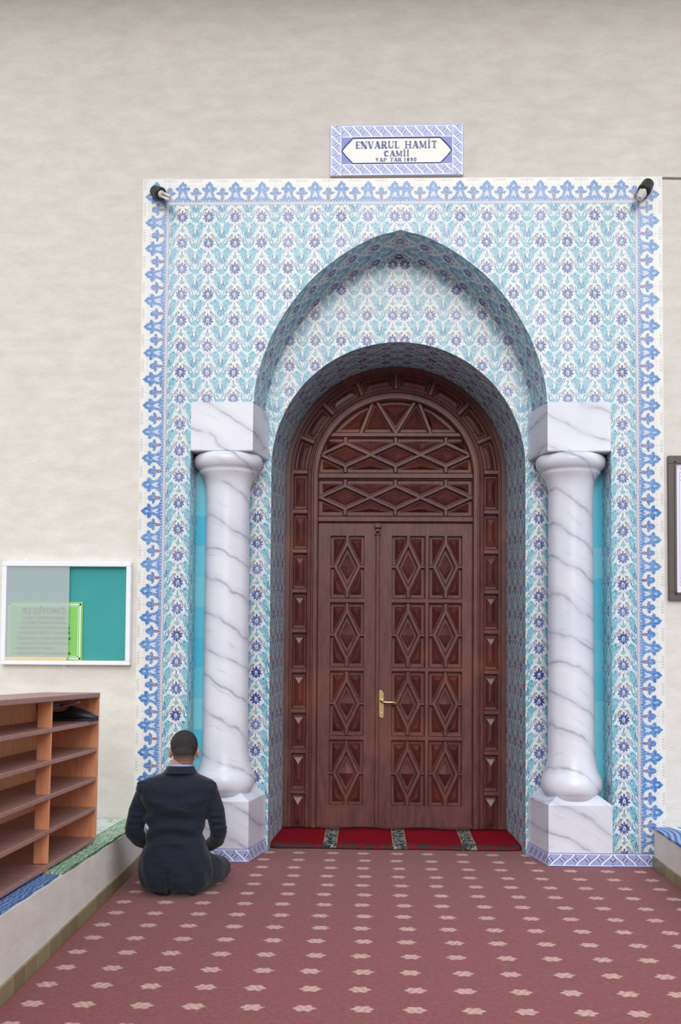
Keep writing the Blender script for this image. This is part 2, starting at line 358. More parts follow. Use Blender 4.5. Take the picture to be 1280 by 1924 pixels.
def m_hair():
    t = N('short_dark_hair', .8, .3); o = t.tex(); z = t.xyz(o)
    f = t.noise(t.mapv(o, scale=(1, 1, .5)), 260, 2, .7)
    c = t.mix(t.ss(f, .35, .65), lin(26, 23, 24), lin(62, 57, 57))
    fade = t.M('MULTIPLY', t.ss(z[2], -.012, -.055), t.ss(f, .25, .7, .75, 1.))
    c = t.mix(fade, c, lin(160, 118, 102)); t.base(c); t.bump(f, .003, .6); return t.m
MAT['hair'] = m_hair()
MAT['skin'] = plain('skin', (188, 134, 116), .55, var=.04)
MAT['skin'].node_tree.nodes['Principled BSDF'].inputs['Subsurface Weight'].default_value = .15
MAT['skin'].node_tree.nodes['Principled BSDF'].inputs['Subsurface Radius'].default_value = (.02, .008, .004)
MAT['shirt'] = plain('pale_blue_cotton', (150, 160, 205), .8)
MAT['white_metal'] = plain('white_coated_aluminium', (236, 238, 244), .35, var=.02)
MAT['teal'] = plain('teal_felt_backing', (62, 156, 156), .9, var=.05, vs=5)
MAT['plaque'] = plain('green_plastic_plaque', (132, 200, 98), .35, var=.03, vs=3)
MAT['plaque_pale'] = plain('pale_plaque_border', (208, 236, 214), .4)
MAT['ink'] = plain('grey_blue_lettering', (30, 48, 66), .6)
MAT['beige'] = plain('pale_wood_strip', (224, 204, 168), .5, var=.06)
MAT['ceramic'] = plain('cream_glazed_tile', (232, 229, 222), .2)
MAT['cobalt'] = plain('cobalt_blue_glaze', (46, 68, 150), .3)
MAT['dkgrey'] = plain('black_plastic', (40, 38, 38), .5)
MAT['lampglass'] = plain('white_lamp_glass', (226, 224, 216), .15)
MAT['chrome'] = plain('bright_metal', (200, 200, 200), .2, 1)
MAT['brass'] = plain('polished_brass', (214, 192, 140), .25, 1)
MAT['frame_brown'] = plain('dark_brown_moulding', (84, 74, 72), .4, var=.25, vs=120)
MAT['paper'] = plain('white_poster_paper', (240, 242, 250), .6)
MAT['poster_ink'] = plain('faint_violet_print', (200, 196, 224), .6)
MAT['shoe'] = plain('black_leather', (36, 38, 42), .4)
MAT['slipper'] = plain('grey_rubber', (158, 148, 166), .6)
MAT['grey_line'] = plain('grey_cable', (140, 134, 126), .6)
MAT['concrete'] = plain('grey_concrete', (150, 146, 140), .9, var=.05)
def m_pane():
    t = N('milky_sliding_glass', .15, .5); t.base(lin(214, 222, 222)); t.set('Alpha', .36); return t.m
MAT['pane'] = m_pane()

# ------------------------------------------------------------------ mesh helpers
class MB:
    def __init__(s): s.v = []; s.f = []; s.uv = []
    def face(s, pts, uvs=None):
        i = len(s.v); s.v += [tuple(p) for p in pts]; s.f.append(tuple(range(i, i + len(pts)))); s.uv.append(uvs)
    def grid(s, rows, close_u=False, uvf=None):
        """rows of points -> quads; shares vertices"""
        b = len(s.v); n = len(rows[0])
        for r in rows: s.v += [tuple(p) for p in r]
        for j in range(len(rows) - 1):
            for k in range(n if close_u else n - 1):
                k2 = (k + 1) % n
                s.f.append((b + j * n + k, b + j * n + k2, b + (j + 1) * n + k2, b + (j + 1) * n + k))
                s.uv.append([uvf(j, k), uvf(j, k + 1), uvf(j + 1, k + 1), uvf(j + 1, k)] if uvf else None)
    def cap(s, start, n, rev=False):
        s.f.append(tuple(reversed(range(start, start + n))) if rev else tuple(range(start, start + n))); s.uv.append(None)
    def box(s, x0, x1, y0, y1, z0, z1):
        b = len(s.v)
        s.v += [(x, y, z) for x in (x0, x1) for y in (y0, y1) for z in (z0, z1)]
        for f in ((0, 1, 3, 2), (4, 6, 7, 5), (0, 4, 5, 1), (2, 3, 7, 6), (0, 2, 6, 4), (1, 5, 7, 3)):
            s.f.append(tuple(b + i for i in f)); s.uv.append(None)
    def prism(s, poly, y0, y1):
        """polygon in XZ, extruded from y0 (front) to y1"""
        n = len(poly); b = len(s.v)
        s.v += [(x, y0, z) for x, z in poly] + [(x, y1, z) for x, z in poly]
        s.f.append(tuple(range(b, b + n))); s.f.append(tuple(reversed(range(b + n, b + 2 * n)))); s.uv += [None, None]
        for i in range(n):
            j = (i + 1) % n; s.f.append((b + i, b + n + i, b + n + j, b + j)); s.uv.append(None)
    def lathe(s, prof, cx, cy, n=48):
        b = len(s.v)
        s.grid([[(cx + r * math.cos(2 * PI * k / n), cy + r * math.sin(2 * PI * k / n), z) for k in range(n)] for r, z in prof], True)
        s.cap(b, n, True); s.cap(b + (len(prof) - 1) * n, n)
    def tube(s, pts, rad, n=10, caps=True):
        pts = [Vector(p) for p in pts]; m = len(pts)
        rad = rad if isinstance(rad, (list, tuple)) else [rad] * m
        rows = []; up = None
        for i in range(m):
            d = (pts[min(i + 1, m - 1)] - pts[max(i - 1, 0)]).normalized()
            if up is None: up = Vector((0, 0, 1)) if abs(d.z) < .9 else Vector((1, 0, 0))
            a = d.cross(up).normalized(); up = a.cross(d).normalized()
            rows.append([pts[i] + (a * math.cos(2 * PI * k / n) + up * math.sin(2 * PI * k / n)) * rad[i] for k in range(n)])
        b = len(s.v); s.grid(rows, True)
        if caps: s.cap(b, n); s.cap(b + (m - 1) * n, n, True)
    def ball(s, c, r, n=16, rot=None):
        r = (r, r, r) if not isinstance(r, (tuple, list)) else r; c = Vector(c); rows = []
        for j in range(n // 2 + 1):
            a = -PI / 2 + PI * j / (n // 2); row = []
            for k in range(n):
                p = Vector((r[0] * max(math.cos(a), 1e-3) * math.cos(2 * PI * k / n), r[1] * max(math.cos(a), 1e-3) * math.sin(2 * PI * k / n), r[2] * math.sin(a)))
                row.append(c + (rot @ p if rot else p))
            rows.append(row)
        b = len(s.v); s.grid(rows, True); s.cap(b, n, True); s.cap(b + (n // 2) * n, n)
    def limb(s, pts, rad):
        s.tube(pts, rad, 14)
        for p, r in zip(pts, rad): s.ball(p, r * .995, 14)
    def build(s, name, mat, parent=None, smooth=False, bevel=0, recalc=True):
        me = bpy.data.meshes.new(name); me.from_pydata(s.v, [], s.f)
        if any(u for u in s.uv):
            ul = me.uv_layers.new(name='UVMap')
            for p, u in zip(me.polygons, s.uv):
                if u:
                    for li, q in zip(p.loop_indices, u): ul.data[li].uv = q
        if recalc:
            bm = bmesh.new(); bm.from_mesh(me); bmesh.ops.recalc_face_normals(bm, faces=bm.faces); bm.to_mesh(me); bm.free()
        me.materials.append(mat)
        if smooth: me.polygons.foreach_set('use_smooth', [True] * len(me.polygons))
        o = bpy.data.objects.new(name, me); COL.objects.link(o)
        if parent: o.parent = parent
        if bevel:
            md = o.modifiers.new('bevel', 'BEVEL'); md.width = bevel; md.segments = 2; md.limit_method = 'ANGLE'; md.angle_limit = .7
        return o

def tag(o, label=None, cat=None, group=None, kind=None):
    if label: o['label'] = label
    if cat: o['category'] = cat
    if group: o['group'] = group
    if kind: o['kind'] = kind
    return o
def empty(name, loc=(0, 0, 0), rz=0, parent=None):
    o = bpy.data.objects.new(name, None); o.empty_display_size = .1; COL.objects.link(o); o.location = loc; o.rotation_euler = (0, 0, rz)
    if parent: o.parent = parent
    return o
def boxobj(name, mat, x0, x1, y0, y1, z0, z1, parent=None, bevel=0):
    b = MB(); b.box(x0, x1, y0, y1, z0, z1); return b.build(name, mat, parent, bevel=bevel)

# ------------------------------------------------------------------ setting: floor, walls, added shade slab, ledges
PX, PZ = 1.66, 4.35          # tiled portal: half width, height
XO = 1.33                    # opening half width below the capitals
CAPB, CAPT = 2.587, 2.903
tag(boxobj('floor', MAT['concrete'], -3.2, 3.2, -9, 1.1, -.12, -.012), kind='structure', label='grey floor slab under the red carpet', cat='floor')
b = MB(); b.box(-3.4, -XO - .02, 0, 1.1, -.12, 7.0); b.box(XO + .02, 3.4, 0, 1.1, -.12, 7.0); b.box(-XO - .02, XO + .02, 0, 1.1, 4.05, 7.0); b.box(-XO, XO, 1.02, 1.1, -.12, 4.05)
b.box(-XO, -.93, .33, 1.02, 2.905, 4.05); b.box(.93, XO, .33, 1.02, 2.905, 4.05)
tag(b.build('wall_back', MAT['plaster']), kind='structure', label='cream plastered facade wall around the tiled doorway', cat='wall')
tag(boxobj('shade_slab', MAT['concrete'], -3.4, 3.4, -1.2, 0, 6.05, 6.2), kind='structure', label='unseen slab added above the doorway to shade the wall top', cat='shade_slab')  # out of view, added so the upper wall falls darker

def lz(y): return .245 - .034 * y    # the ledge on the left climbs slightly towards the street
for side, nm in ((-1, 'left'), (1, 'right')):
    b = MB(); x0, x1 = 1.585, 3.2
    zf = lz if side < 0 else (lambda y: .232)
    ys = [0, -2, -4, -7]
    b.grid([[(side * x0, y, -.01), (side * x0, y, zf(y)), (side * x1, y, zf(y)), (side * x1, y, -.01)] for y in ys], True)
    b.cap(len(b.v) - 4, 4)
    tag(b.build('wall_' + nm, MAT['plaster']), kind='structure', label='low plastered ledge along the %s side of the carpet' % nm, cat='ledge')
    b = MB(); b.box(side * (x0 - .012), side * x0, -7, -.002, -.005, .068)
    tag(b.build('baseboard_' + nm, MAT['skirt']), kind='structure', label='olive skirting tiles along the %s ledge' % nm, cat='skirting')

# ---- tiled portal, front plane
arch = [(0, 4.013), (.06, 3.996), (.15, 3.972), (.25, 3.925), (.33, 3.880), (.43, 3.810), (.55, 3.710), (.66, 3.585), (.75, 3.455), (.82, 3.325), (.87, 3.20), (.905, 3.08), (.925, 2.98), (.930, CAPT)]
def catmull(P, n=5):
    out = []
    for i in range(len(P) - 1):
        p0, p1, p2, p3 = P[max(i - 1, 0)], P[i], P[i + 1], P[min(i + 2, len(P) - 1)]
        for k in range(n):
            t = k / n
            out.append(tuple(.5 * (2 * p1[j] + (p2[j] - p0[j]) * t + (2 * p0[j] - 5 * p1[j] + 4 * p2[j] - p3[j]) * t * t + (3 * p1[j] - p0[j] - 3 * p2[j] + p3[j]) * t ** 3) for j in range(2)))
    return out + [P[-1]]
archA = catmull(arch)
archB = [(x * .955, CAPT + (z - CAPT) * .942) for x, z in archA]
TP = .1705; TV = .168
def uvA(x, z): return ((abs(x) - .038) / TP, (z - 4.100) / TV)
YA = -.012
b = MB()
def strip(pts, ztop, y):
    """pts: list of (x, zbottom) in rising x; quads up to ztop"""
    for (xa, za), (xb, zb) in zip(pts[:-1], pts[1:]):
        if abs(xa - xb) < 1e-6: continue
        b.face([(xa, y, za), (xb, y, zb), (xb, y, ztop), (xa, y, ztop)], [uvA(xa, za), uvA(xb, zb), uvA(xb, ztop), uvA(xa, ztop)])
XF, ZF = 1.485, 4.178
for s in (-1, 1):
    strip([(s * x, z) for x, z in archA], ZF, YA)
    strip([(s * archA[-1][0], CAPT), (s * XO, CAPT)], ZF, YA)
    strip([(s * XO, .08), (s * XF, .08)], ZF, YA)
    # edge turning into the wall niche
    b.face([(s * XO, YA, .08), (s * XO, .32, .08), (s * XO, .32, CAPT), (s * XO, YA, CAPT)], [(.5, 0), (2.4, 0), (2.4, 15), (.5, 15)])
# pointed soffit
acc = [0]
for p, q in zip(archA[:-1], archA[1:]): acc.append(acc[-1] + math.dist(p, q))
for s in (-1, 1):
    b.grid([[(s * x, YA, z) for x, z in archA], [(s * x, .32, z) for x, z in archB]], uvf=lambda j, k: (j * 1.9 + .3, acc[min(k, len(acc) - 1)] / TV))
tag(b.build('wall_portal', MAT['field'], recalc=False), kind='structure', label='floral tiled front of the doorway with a pointed arch', cat='tiled wall')

# ---- portal, recessed plane with the round arch, and the jambs to the door
RB, SPB, RC, SPC = .845, 2.54, .797, 2.58
b = MB()
def uvB(x, z): return ((abs(x) - .040) / .1725, (z - 3.738) / .172)
YB, YC = .32, .90
A = [math.radians(a) for a in range(0, 91, 3)]
inn = [(RB * math.cos(a), SPB + RB * math.sin(a)) for a in A]
innC = [(RC * math.cos(a), SPC + RC * math.sin(a)) for a in A]
for s in (-1, 1):
    for (xa, za), (xb, zb) in zip(inn[:-1], inn[1:]):
        b.face([(s * xa, YB, za), (s * xb, YB, zb), (s * xb, YB, 4.1), (s * xa, YB, 4.1)], [uvB(xa, za), uvB(xb, zb), uvB(xb, 4.1), uvB(xa, 4.1)])
    b.face([(s * RB, YB, 0), (s * 1.12, YB, 0), (s * 1.12, YB, 4.1), (s * RB, YB, 4.1)], [((.845 - .933) / .1725 + .0, -.8), ((1.12 - .933) / .1725, -.8), ((1.12 - .933) / .1725, 4.1 / .172 - .8), ((.845 - .933) / .1725, 4.1 / .172 - .8)])
    o1 = [(RB, 0)] + inn; o2 = [(RC, 0)] + innC; ac = [0]
    for p, q in zip(o1[:-1], o1[1:]): ac.append(ac[-1] + math.dist(p, q))
    b.grid([[(s * x, YB, z) for x, z in o1], [(s * x, YC, z) for x, z in o2]], uvf=lambda j, k: (j * 3.45 + .2, ac[min(k, len(ac) - 1)] / .172))
tag(b.build('wall_recess', MAT['field'], recalc=False), kind='structure', label='floral tiled inner wall and jambs with a round arch over the door', cat='tiled wall')
b = MB()
for s in (-1, 1):
    b.face([(s * 1.12, .23, 0), (s * XO, .23, 0), (s * XO, .23, 2.9), (s * 1.12, .23, 2.9)])
tag(b.build('wall_niche', MAT['cyan'], recalc=False), kind='structure', label='turquoise glazed tiles behind the marble columns', cat='tiled wall')

# ---- trefoil border round the portal (three runs, mitred)
b = MB(); BW = PX - XF
z0 = 1.862
for s in (-1, 1):
    zt = .08
    b.face([(s * XF, YA, zt), (s * PX, YA, zt), (s * PX, YA, PZ), (s * XF, YA, ZF)],
           [((zt - z0) / .1695, 0), ((zt - z0) / .1695, 1), ((PZ - z0) / .1695, 1), ((ZF - z0) / .1695, 0)])
    b.face([(s * PX, YA, zt), (s * PX, .002, zt), (s * PX, .002, PZ), (s * PX, YA, PZ)], [(0, 1), (0, 1), (1, 1), (1, 1)])
    b.face([(0, YA, ZF), (s * XF, YA, ZF), (s * PX, YA, PZ), (0, YA, PZ)], [(-.22, 0), (-.22 + XF / TP, 0), (-.22 + PX / TP, 1), (-.22, 1)])
b.face([(-PX, YA, PZ), (PX, YA, PZ), (PX, .002, PZ), (-PX, .002, PZ)], [(0, 1), (1, 1), (1, 1), (0, 1)])
tag(b.build('trim_1', MAT['border'], recalc=False), kind='structure', label='blue and white trefoil tile border framing the doorway', cat='tile border')
b = MB()
for s in (-1, 1):
    x0, x1 = s * 1.31, s * PX; f = .0
    b.face([(x0, YA - .002, 0), (x1, YA - .002, 0), (x1, YA - .002, .082), (x0, YA - .002, .082)], [(abs(x0) / .074, 0), (abs(x1) / .074, 0), (abs(x1) / .074, 1), (abs(x0) / .074, 1)])
tag(b.build('trim_2', MAT['braid'], recalc=False), kind='structure', label='braided blue tile strip along the foot of the portal', cat='tile border')
b = MB(); b.tube([(PX + .005, -.004, 4.345), (3.2, -.004, 4.30)], .006, 6)
tag(b.build('trim_3', MAT['grey_line'], None), kind='structure', label='thin grey groove line on the wall right of the portal', cat='wall line')

# ------------------------------------------------------------------ marble columns
def column(s, label):
    root = empty('marble_column', (s * 1.118, .16, 0))
    def loc(o): o.parent = root; o.matrix_parent_inverse = Matrix.Translation((-s * 1.118, -.16, 0)); return o
    def block(zs, front, back, y0=-.018, y1=.318):
        """zs: list of (z, inset); outline (front X pair, back inner X)"""
        bm_ = MB(); rows = []
        for z, i in zs:
            rows.append([(s * (front[0] - i), y0 + i, z), (s * (front[1] + i), y0 + i, z), (s * (back + i), y1, z), (s * (front[0] - i), y1, z)])
        bm_.grid(rows, True); bm_.cap(0, 4, True); bm_.cap(len(bm_.v) - 4, 4); return bm_
    loc(block([(CAPB, .006), (CAPB + .006, 0), (CAPT - .006, 0), (CAPT, .006)], (1.329, .932), .864).build('capital', MAT['marble']))
    prof = [(.13, CAPB + .004), (.205, CAPB - .004), (.220, 2.565), (.224, 2.54), (.218, 2.512), (.198, 2.492), (.186, 2.485), (.188, 2.472), (.182, 2.462), (.166, 2.44), (.152, 2.41), (.145, 2.37), (.142, 2.30)]
    prof += [(.141 + .006 * k / 10, 2.3 - 1.5 * k / 10) for k in range(1, 11)]
    prof += [(.148, .70), (.152, .64), (.161, .59), (.170, .562), (.178, .545), (.189, .520), (.194, .492), (.193, .465), (.187, .446), (.178, .432), (.168, .428), (.168, .40)]
    bm_ = MB(); bm_.lathe(prof, s * 1.112, .165, 56); loc(bm_.build('shaft', MAT['marble'], smooth=True))
    loc(block([(.08, 0), (.374, 0), (.382, .008), (.43, .075)], (1.329, .934), .862).build('pedestal', MAT['marble']))
    bb = MB(); P_ = [(1.329, -.022), (.931, -.022), (.858, .318)]
    L = [0, .381, .381 + .348]
    for i in range(2):
        (xa, ya), (xb, yb) = P_[i], P_[i + 1]; ua, ub = L[i] / .074, L[i + 1] / .074
        bb.face([(s * xa, ya, 0), (s * xb, yb, 0), (s * xb, yb, .082), (s * xa, ya, .082)], [(ua, 0), (ub, 0), (ub, 1), (ua, 1)])
        bb.face([(s * xa, ya, .082), (s * xb, yb, .082), (s * xb, yb + .02, .082), (s * xa, ya + .02, .082)], [(ua, 1), (ub, 1), (ub, 1), (ua, 1)])
    bb.face([(s * x, y, 0) for x, y in P_] + [(s * 1.312, .318, 0)])
    tag(loc(bb.build('foot_tiles', MAT['braid'], recalc=False)), 'braided blue and white tiles round the foot')
    tag(root, label, 'column', 'veined marble columns of the portal')
column(-1, 'veined white marble column behind the kneeling person in the dark suit')
column(1, 'veined white marble column nearest the dark framed poster, nobody before it')

# ------------------------------------------------------------------ carved double door
door = tag(empty('door_1', (0, .92, 0)), 'carved dark wooden arched double door with brass handle', 'door', kind='structure')
def dl(o, p=None):
    o.parent = p or door; o.matrix_parent_inverse = Matrix.Translation((0, -.92, 0)) if (p or door) is door else Matrix.Identity(4); return o
YD = .965    # ground of the carving; relief heights h rise towards the viewer (-Y)
BARS = [0]
def bar(m, p, q, w, h, h0=0, ext=.0):
    """moulded strip between two XZ points: flat top with stepped lips"""
    BARS[0] += 1; h = h + (BARS[0] % 9) * .00035     # each strip sits a hair off its neighbours
    p, q = Vector(p), Vector(q); d = (q - p).normalized(); n = Vector((-d.y, d.x)); p = p - d * ext; q = q + d * ext
    prof = [(-.5, h0), (-.5, h0 + (h - h0) * .55), (-.40, h0 + (h - h0) * .62), (-.34, h0 + (h - h0) * .5), (-.27, h), (.27, h), (.34, h0 + (h - h0) * .5), (.40, h0 + (h - h0) * .62), (.5, h0 + (h - h0) * .55), (.5, h0)]
    m.grid([[(c.x + n.x * w * a, YD - hh, c.y + n.y * w * a) for a, hh in prof] for c in (p, q)])
def slab(m, x0, x1, z0, z1, h, h0=-.02): m.box(x0, x1, YD - h, YD - h0, z0, z1)
def inset(poly, d):
    """offset a convex polygon inwards by clipping with shifted edges"""
    n = len(poly); area = sum(poly[i][0] * poly[(i + 1) % n][1] - poly[(i + 1) % n][0] * poly[i][1] for i in range(n))
    if area < 0: poly = poly[::-1]
    out = list(poly)
    for i in range(n):
        a, b_ = Vector(poly[i]), Vector(poly[(i + 1) % n])
        if (b_ - a).length < 1e-6: continue
        e = (b_ - a).normalized(); nn = Vector((-e.y, e.x)); a2 = a + nn * d; res = []
        for k in range(len(out)):
            P, Q = Vector(out[k]), Vector(out[(k + 1) % len(out)]); sp_, sq = (P - a2).dot(nn), (Q - a2).dot(nn)
            if sp_ >= 0: res.append(tuple(P))
            if (sp_ >= 0) != (sq >= 0): res.append(tuple(P + (Q - P) * (sp_ / (sp_ - sq))))
        out = res
        if len(out) < 3: return []
    cl = []
    for p in out:
        if not cl or math.dist(cl[-1], p) > 1e-4: cl.append(p)
    return cl
def pyramid(m, poly, d, h, apex=None, h0=.001):
    o = inset(poly, d)
    if len(o) < 3: return
    n = len(o); ar = 0; cx = cz = 0
    for i in range(n):
        j = (i + 1) % n; k = o[i][0] * o[j][1] - o[j][0] * o[i][1]; ar += k; cx += (o[i][0] + o[j][0]) * k; cz += (o[i][1] + o[j][1]) * k
    c = apex or (cx / 3 / ar, cz / 3 / ar)
    for i in range(n):
        j = (i + 1) % n; m.face([(o[i][0], YD - h0, o[i][1]), (o[j][0], YD - h0, o[j][1]), (c[0], YD - h, c[1])])
        a, bq = o[i], o[j]
def hip(m, x0, x1, z0, z1, d, h):
    x0 += d; x1 -= d; z0 += d; z1 -= d; cx = (x0 + x1) / 2; hw = (x1 - x0) / 2
    A_, B_ = (cx, z0 + hw * 1.5), (cx, z1 - hw * 1.5)
    P = lambda x, z, hh=.001: (x, YD - hh, z)
    m.face([P(x0, z0), P(x1, z0), P(*A_, h)]); m.face([P(x0, z1), P(x1, z1), P(*B_, h)])
    m.face([P(x0, z0), P(*A_, h), P(*B_, h), P(x0, z1)]); m.face([P(x1, z0), P(*A_, h), P(*B_, h), P(x1, z1)])

# frame ring
def ringpath(r, dz=0): return [(-r, 0)] + [(-r, SPC * k / 6) for k in range(1, 6)] + [(-r * math.cos(math.radians(a)), SPC + r * math.sin(math.radians(a))) for a in range(0, 181, 3)] + [(r, SPC * k / 6) for k in range(5, 0, -1)] + [(r, 0)]
m = MB()
prof = [(.82, .0), (.82, .055), (.795, .058), (.765, .056), (.760, .046), (.752, .046), (.748, .050), (.742, .050), (.738, .040), (.732, .016)]
m.grid([[(x, YD - h, z) for x, z in ringpath(r)] for r, h in prof])
prof = [(.648, .016), (.642, .040), (.636, .050), (.612, .056), (.606, .044), (.598, .044), (.592, .060), (.566, .060), (.558, .048), (.556, .0)]
m.grid([[(x, YD - h, z) for x, z in ringpath(r)] for r, h in prof])
m.grid([[(x, YD - .016, z) for x, z in ringpath(r)] for r in (.74, .64)])
PIT = .2885
for s in (-1, 1):
    for k in range(10):
        zc = .012 + k * PIT
        bar(m, (s * .64, zc), (s * .742, zc), .046, .050, .016)
    for k in range(1, 5):
        a = math.radians(22.5 * k - (0 if k < 4 else 0)); c, sn = math.cos(a), math.sin(a)
        if k < 4 or s > 0: bar(m, (s * .64 * c, SPC + .64 * sn), (s * .742 * c, SPC + .742 * sn), .046, .050, .016)
dl(m.build('door_frame', MAT['wood']))
m = MB()
for s in (-1, 1):
    for k in range(9):
        z0 = .035 + k * PIT
        _Y = YD; YD = _Y - .016; hip(m, s * .64 if s > 0 else -.742, s * .742 if s > 0 else -.64, z0, z0 + PIT - .046, .014, .030); YD = _Y
    for k in range(4):
        a0, a1 = math.radians(22.5 * k + 2.8), math.radians(22.5 * (k + 1) - 2.8)
        n = 8; rows = []
        for r, h in ((.659, .016), (.690, .034), (.721, .016)):
            e = .05 if h > .02 else 0
            rows.append([(s * r * math.cos(a0 + e + (a1 - a0 - 2 * e) * i / n), YD - h, SPC + r * math.sin(a0 + e + (a1 - a0 - 2 * e) * i / n)) for i in range(n + 1)])
        m.grid(rows); m.face([rows[0][0], rows[1][0], rows[2][0]]); m.face([rows[0][n], rows[1][n], rows[2][n]])
dl(m.build('frame_panels', MAT['wood_in']))

# transom (fixed carved part above the leaves)
m = MB(); p = MB()
n = 24; R_ = .575
arcp = [(R_ * math.cos(math.radians(a)), SPC + R_ * math.sin(math.radians(a))) for a in range(0, 181, 6)]
m.prism([(R_, 2.235), ] + arcp + [(-R_, 2.235)], YD, YD + .03)
def rail(z0, z1, h=.034): bar(m, (-.575, (z0 + z1) / 2), (.575, (z0 + z1) / 2), z1 - z0, h)
rail(2.237, 2.296, .044); rail(2.556, 2.612); rail(2.863, 2.906)
BWD = .032
for zc, top in ((2.7375, 1), (2.4255, 0)):
    H, v = .128, .084
    xs = [-.547, -.365, -.182, 0, .182, .365, .547]
    up = [0, v, 0, v, 0, v, 0]
    for sg in (1, -1):
        for i in range(6):
            bar(m, (xs[i], zc + sg * up[i]), (xs[i + 1], zc + sg * up[i + 1]), BWD, .032, ext=.011)
    for x in (-.365, 0, .365):
        bar(m, (x, zc + v), (x, zc + H), .034, .032); bar(m, (x, zc - v), (x, zc - H), .034, .032)
        pyramid(p, [(x - .182, zc), (x, zc - v), (x + .182, zc), (x, zc + v)], .024, .040)
    for sg in (1, -1):
        for a_, c_ in ((-.365, 0), (0, .365)):
            pyramid(p, [(a_, zc + sg * H), (a_, zc + sg * v), ((a_ + c_) / 2, zc), (c_, zc + sg * v), (c_, zc + sg * H)], .024, .036, ((a_ + c_) / 2, zc + sg * .082))
        for s in (-1, 1):
            e_ = .556 if not (top and sg > 0) else .53
            pyramid(p, [(s * .365, zc + sg * H), (s * .365, zc + sg * v), (s * e_, zc), (s * e_, zc + sg * (H if e_ > .54 else .06)), (s * (e_ - .02), zc + sg * H)], .024, .036)
# triangles in the crown
zb = 2.906
bar(m, (-.155, 3.155), (-.25, zb), .036, .032, ext=.01); bar(m, (-.155, 3.155), (-.005, zb), .036, .032, ext=.01)
bar(m, (.155, 3.155), (.25, zb), .036, .032, ext=.01); bar(m, (.155, 3.155), (.005, zb), .036, .032, ext=.01)
crown = lambda x: SPC + math.sqrt(max(.558 ** 2 - x * x, 0))
for s in (-1, 1):
    pyramid(p, [(s * .155, 3.15), (s * .25, zb), (s * .005, zb)], .022, .042, (s * .140, zb + .07))
    pl = [(s * .25, zb), (s * .46, zb)] + [(s * x, crown(x)) for x in (.44, .40, .35, .30, .25, .20, .165)]
    pyramid(p, pl, .022, .042, (s * .26, zb + .075))
pyramid(p, [(0, zb), (-.140, crown(.14))] + [(x, crown(x)) for x in (-.10, -.05, 0, .05, .10)] + [(.140, crown(.14))], .024, .045, (0, zb + .12))
tr = dl(m.build('transom', MAT['wood'])); q_ = p.build('carved_panels', MAT['wood_in'], tr)

def leaf(x0, x1, cells, name_label):
    m = MB(); p = MB(); YDl = .018
    global YD
    YD = .972
    z0, z1 = .052, 2.235
    m.box(x0, x1, YD, YD + .03, z0, z1)
    rows = [(.203, .665), (.707, 1.160), (1.199, 1.655), (1.697, 2.148)]
    cx0, cx1 = cells[0][0], cells[-1][1]
    hf = .030
    slab(m, x0, cx0, z0, z1, hf); slab(m, cx1, x1, z0, z1, hf); slab(m, cx0, cx1, z0, rows[0][0], hf); slab(m, cx0, cx1, rows[-1][1], z1, hf)
    lip = .012
    def edge(a, c, hh=hf):   # small bead round the carved field
        bar(m, a, c, .014, hf + .006, hf - .006)
    for r0, r1 in zip(rows[:-1], rows[1:]): bar(m, (cx0, (r0[1] + r1[0]) / 2), (cx1, (r0[1] + r1[0]) / 2), r1[0] - r0[1] + .006, hf + .002)
    for c0, c1 in zip(cells[:-1], cells[1:]): bar(m, ((c0[1] + c1[0]) / 2, rows[0][0]), ((c0[1] + c1[0]) / 2, rows[-1][1]), c1[0] - c0[1] + .006, hf + .003)
    bar(m, (cx0 - .004, rows[0][0]), (cx0 - .004, rows[-1][1]), .014, hf - .002); bar(m, (cx1 + .004, rows[0][0]), (cx1 + .004, rows[-1][1]), .014, hf - .002)
    bar(m, (cx0, rows[0][0] - .002), (cx1, rows[0][0] - .002), .014, hf - .002); bar(m, (cx0, rows[-1][1] + .002), (cx1, rows[-1][1] + .002), .014, hf - .002)
    for a, c in cells:
        xc = (a + c) / 2
        for u, v in rows:
            zc = (u + v) / 2; e = .036; g = .052; w = .036
            T, Bt, L, R = (xc, v - g), (xc, u + g), (a + e, zc), (c - e, zc)
            for P, Q in ((T, L), (L, Bt), (Bt, R), (R, T)): bar(m, P, Q, w, hf + .001, ext=.010)
            bar(m, (xc, v), T, w, hf); bar(m, (xc, u), Bt, w, hf); bar(m, (a, zc), L, w * .8, hf); bar(m, (c, zc), R, w * .8, hf)
            i_ = inset([L, Bt, R, T], .034); iw = max(q_[0] for q_ in i_) - xc; ih = max(q_[1] for q_ in i_) - zc; C_ = (xc, YD - .056, zc)
            Lp, Rp, Tp, Bp = (xc - iw, YD - .030, zc), (xc + iw, YD - .030, zc), (xc, YD - .001, zc + ih), (xc, YD - .001, zc - ih)
            for tri in ((Tp, Lp, C_), (Tp, C_, Rp), (Bp, C_, Lp), (Bp, Rp, C_), (Tp, (xc - iw, YD - .001, zc), Lp), (Bp, Lp, (xc - iw, YD - .001, zc)), (Tp, Rp, (xc + iw, YD - .001, zc)), (Bp, (xc + iw, YD - .001, zc), Rp)): p.face(tri)
            for sx, ex, lx in ((-1, a, L[0]), (1, c, R[0])):
                for ez, tz in ((v, T[1]), (u, Bt[1])):
                    pyramid(p, [(ex, ez), (xc, ez), (xc, tz), (lx, zc), (ex, zc)], .022, .036, (ex - sx * .050, ez + (zc - ez) * .26))
    o = dl(m.build('door_leaf', MAT['wood']))
    p.build('carved_panels', MAT['wood_in'], o); return o
l1 = leaf(-.556, -.128, [(-.469, -.223)], '')
l2 = leaf(-.122, .572, [(-.023, .214), (.248, .485)], '')
tag(l1, 'narrow left leaf of the carved door'); tag(l2, 'wide right leaf of the carved door with brass handle')
YD = .965
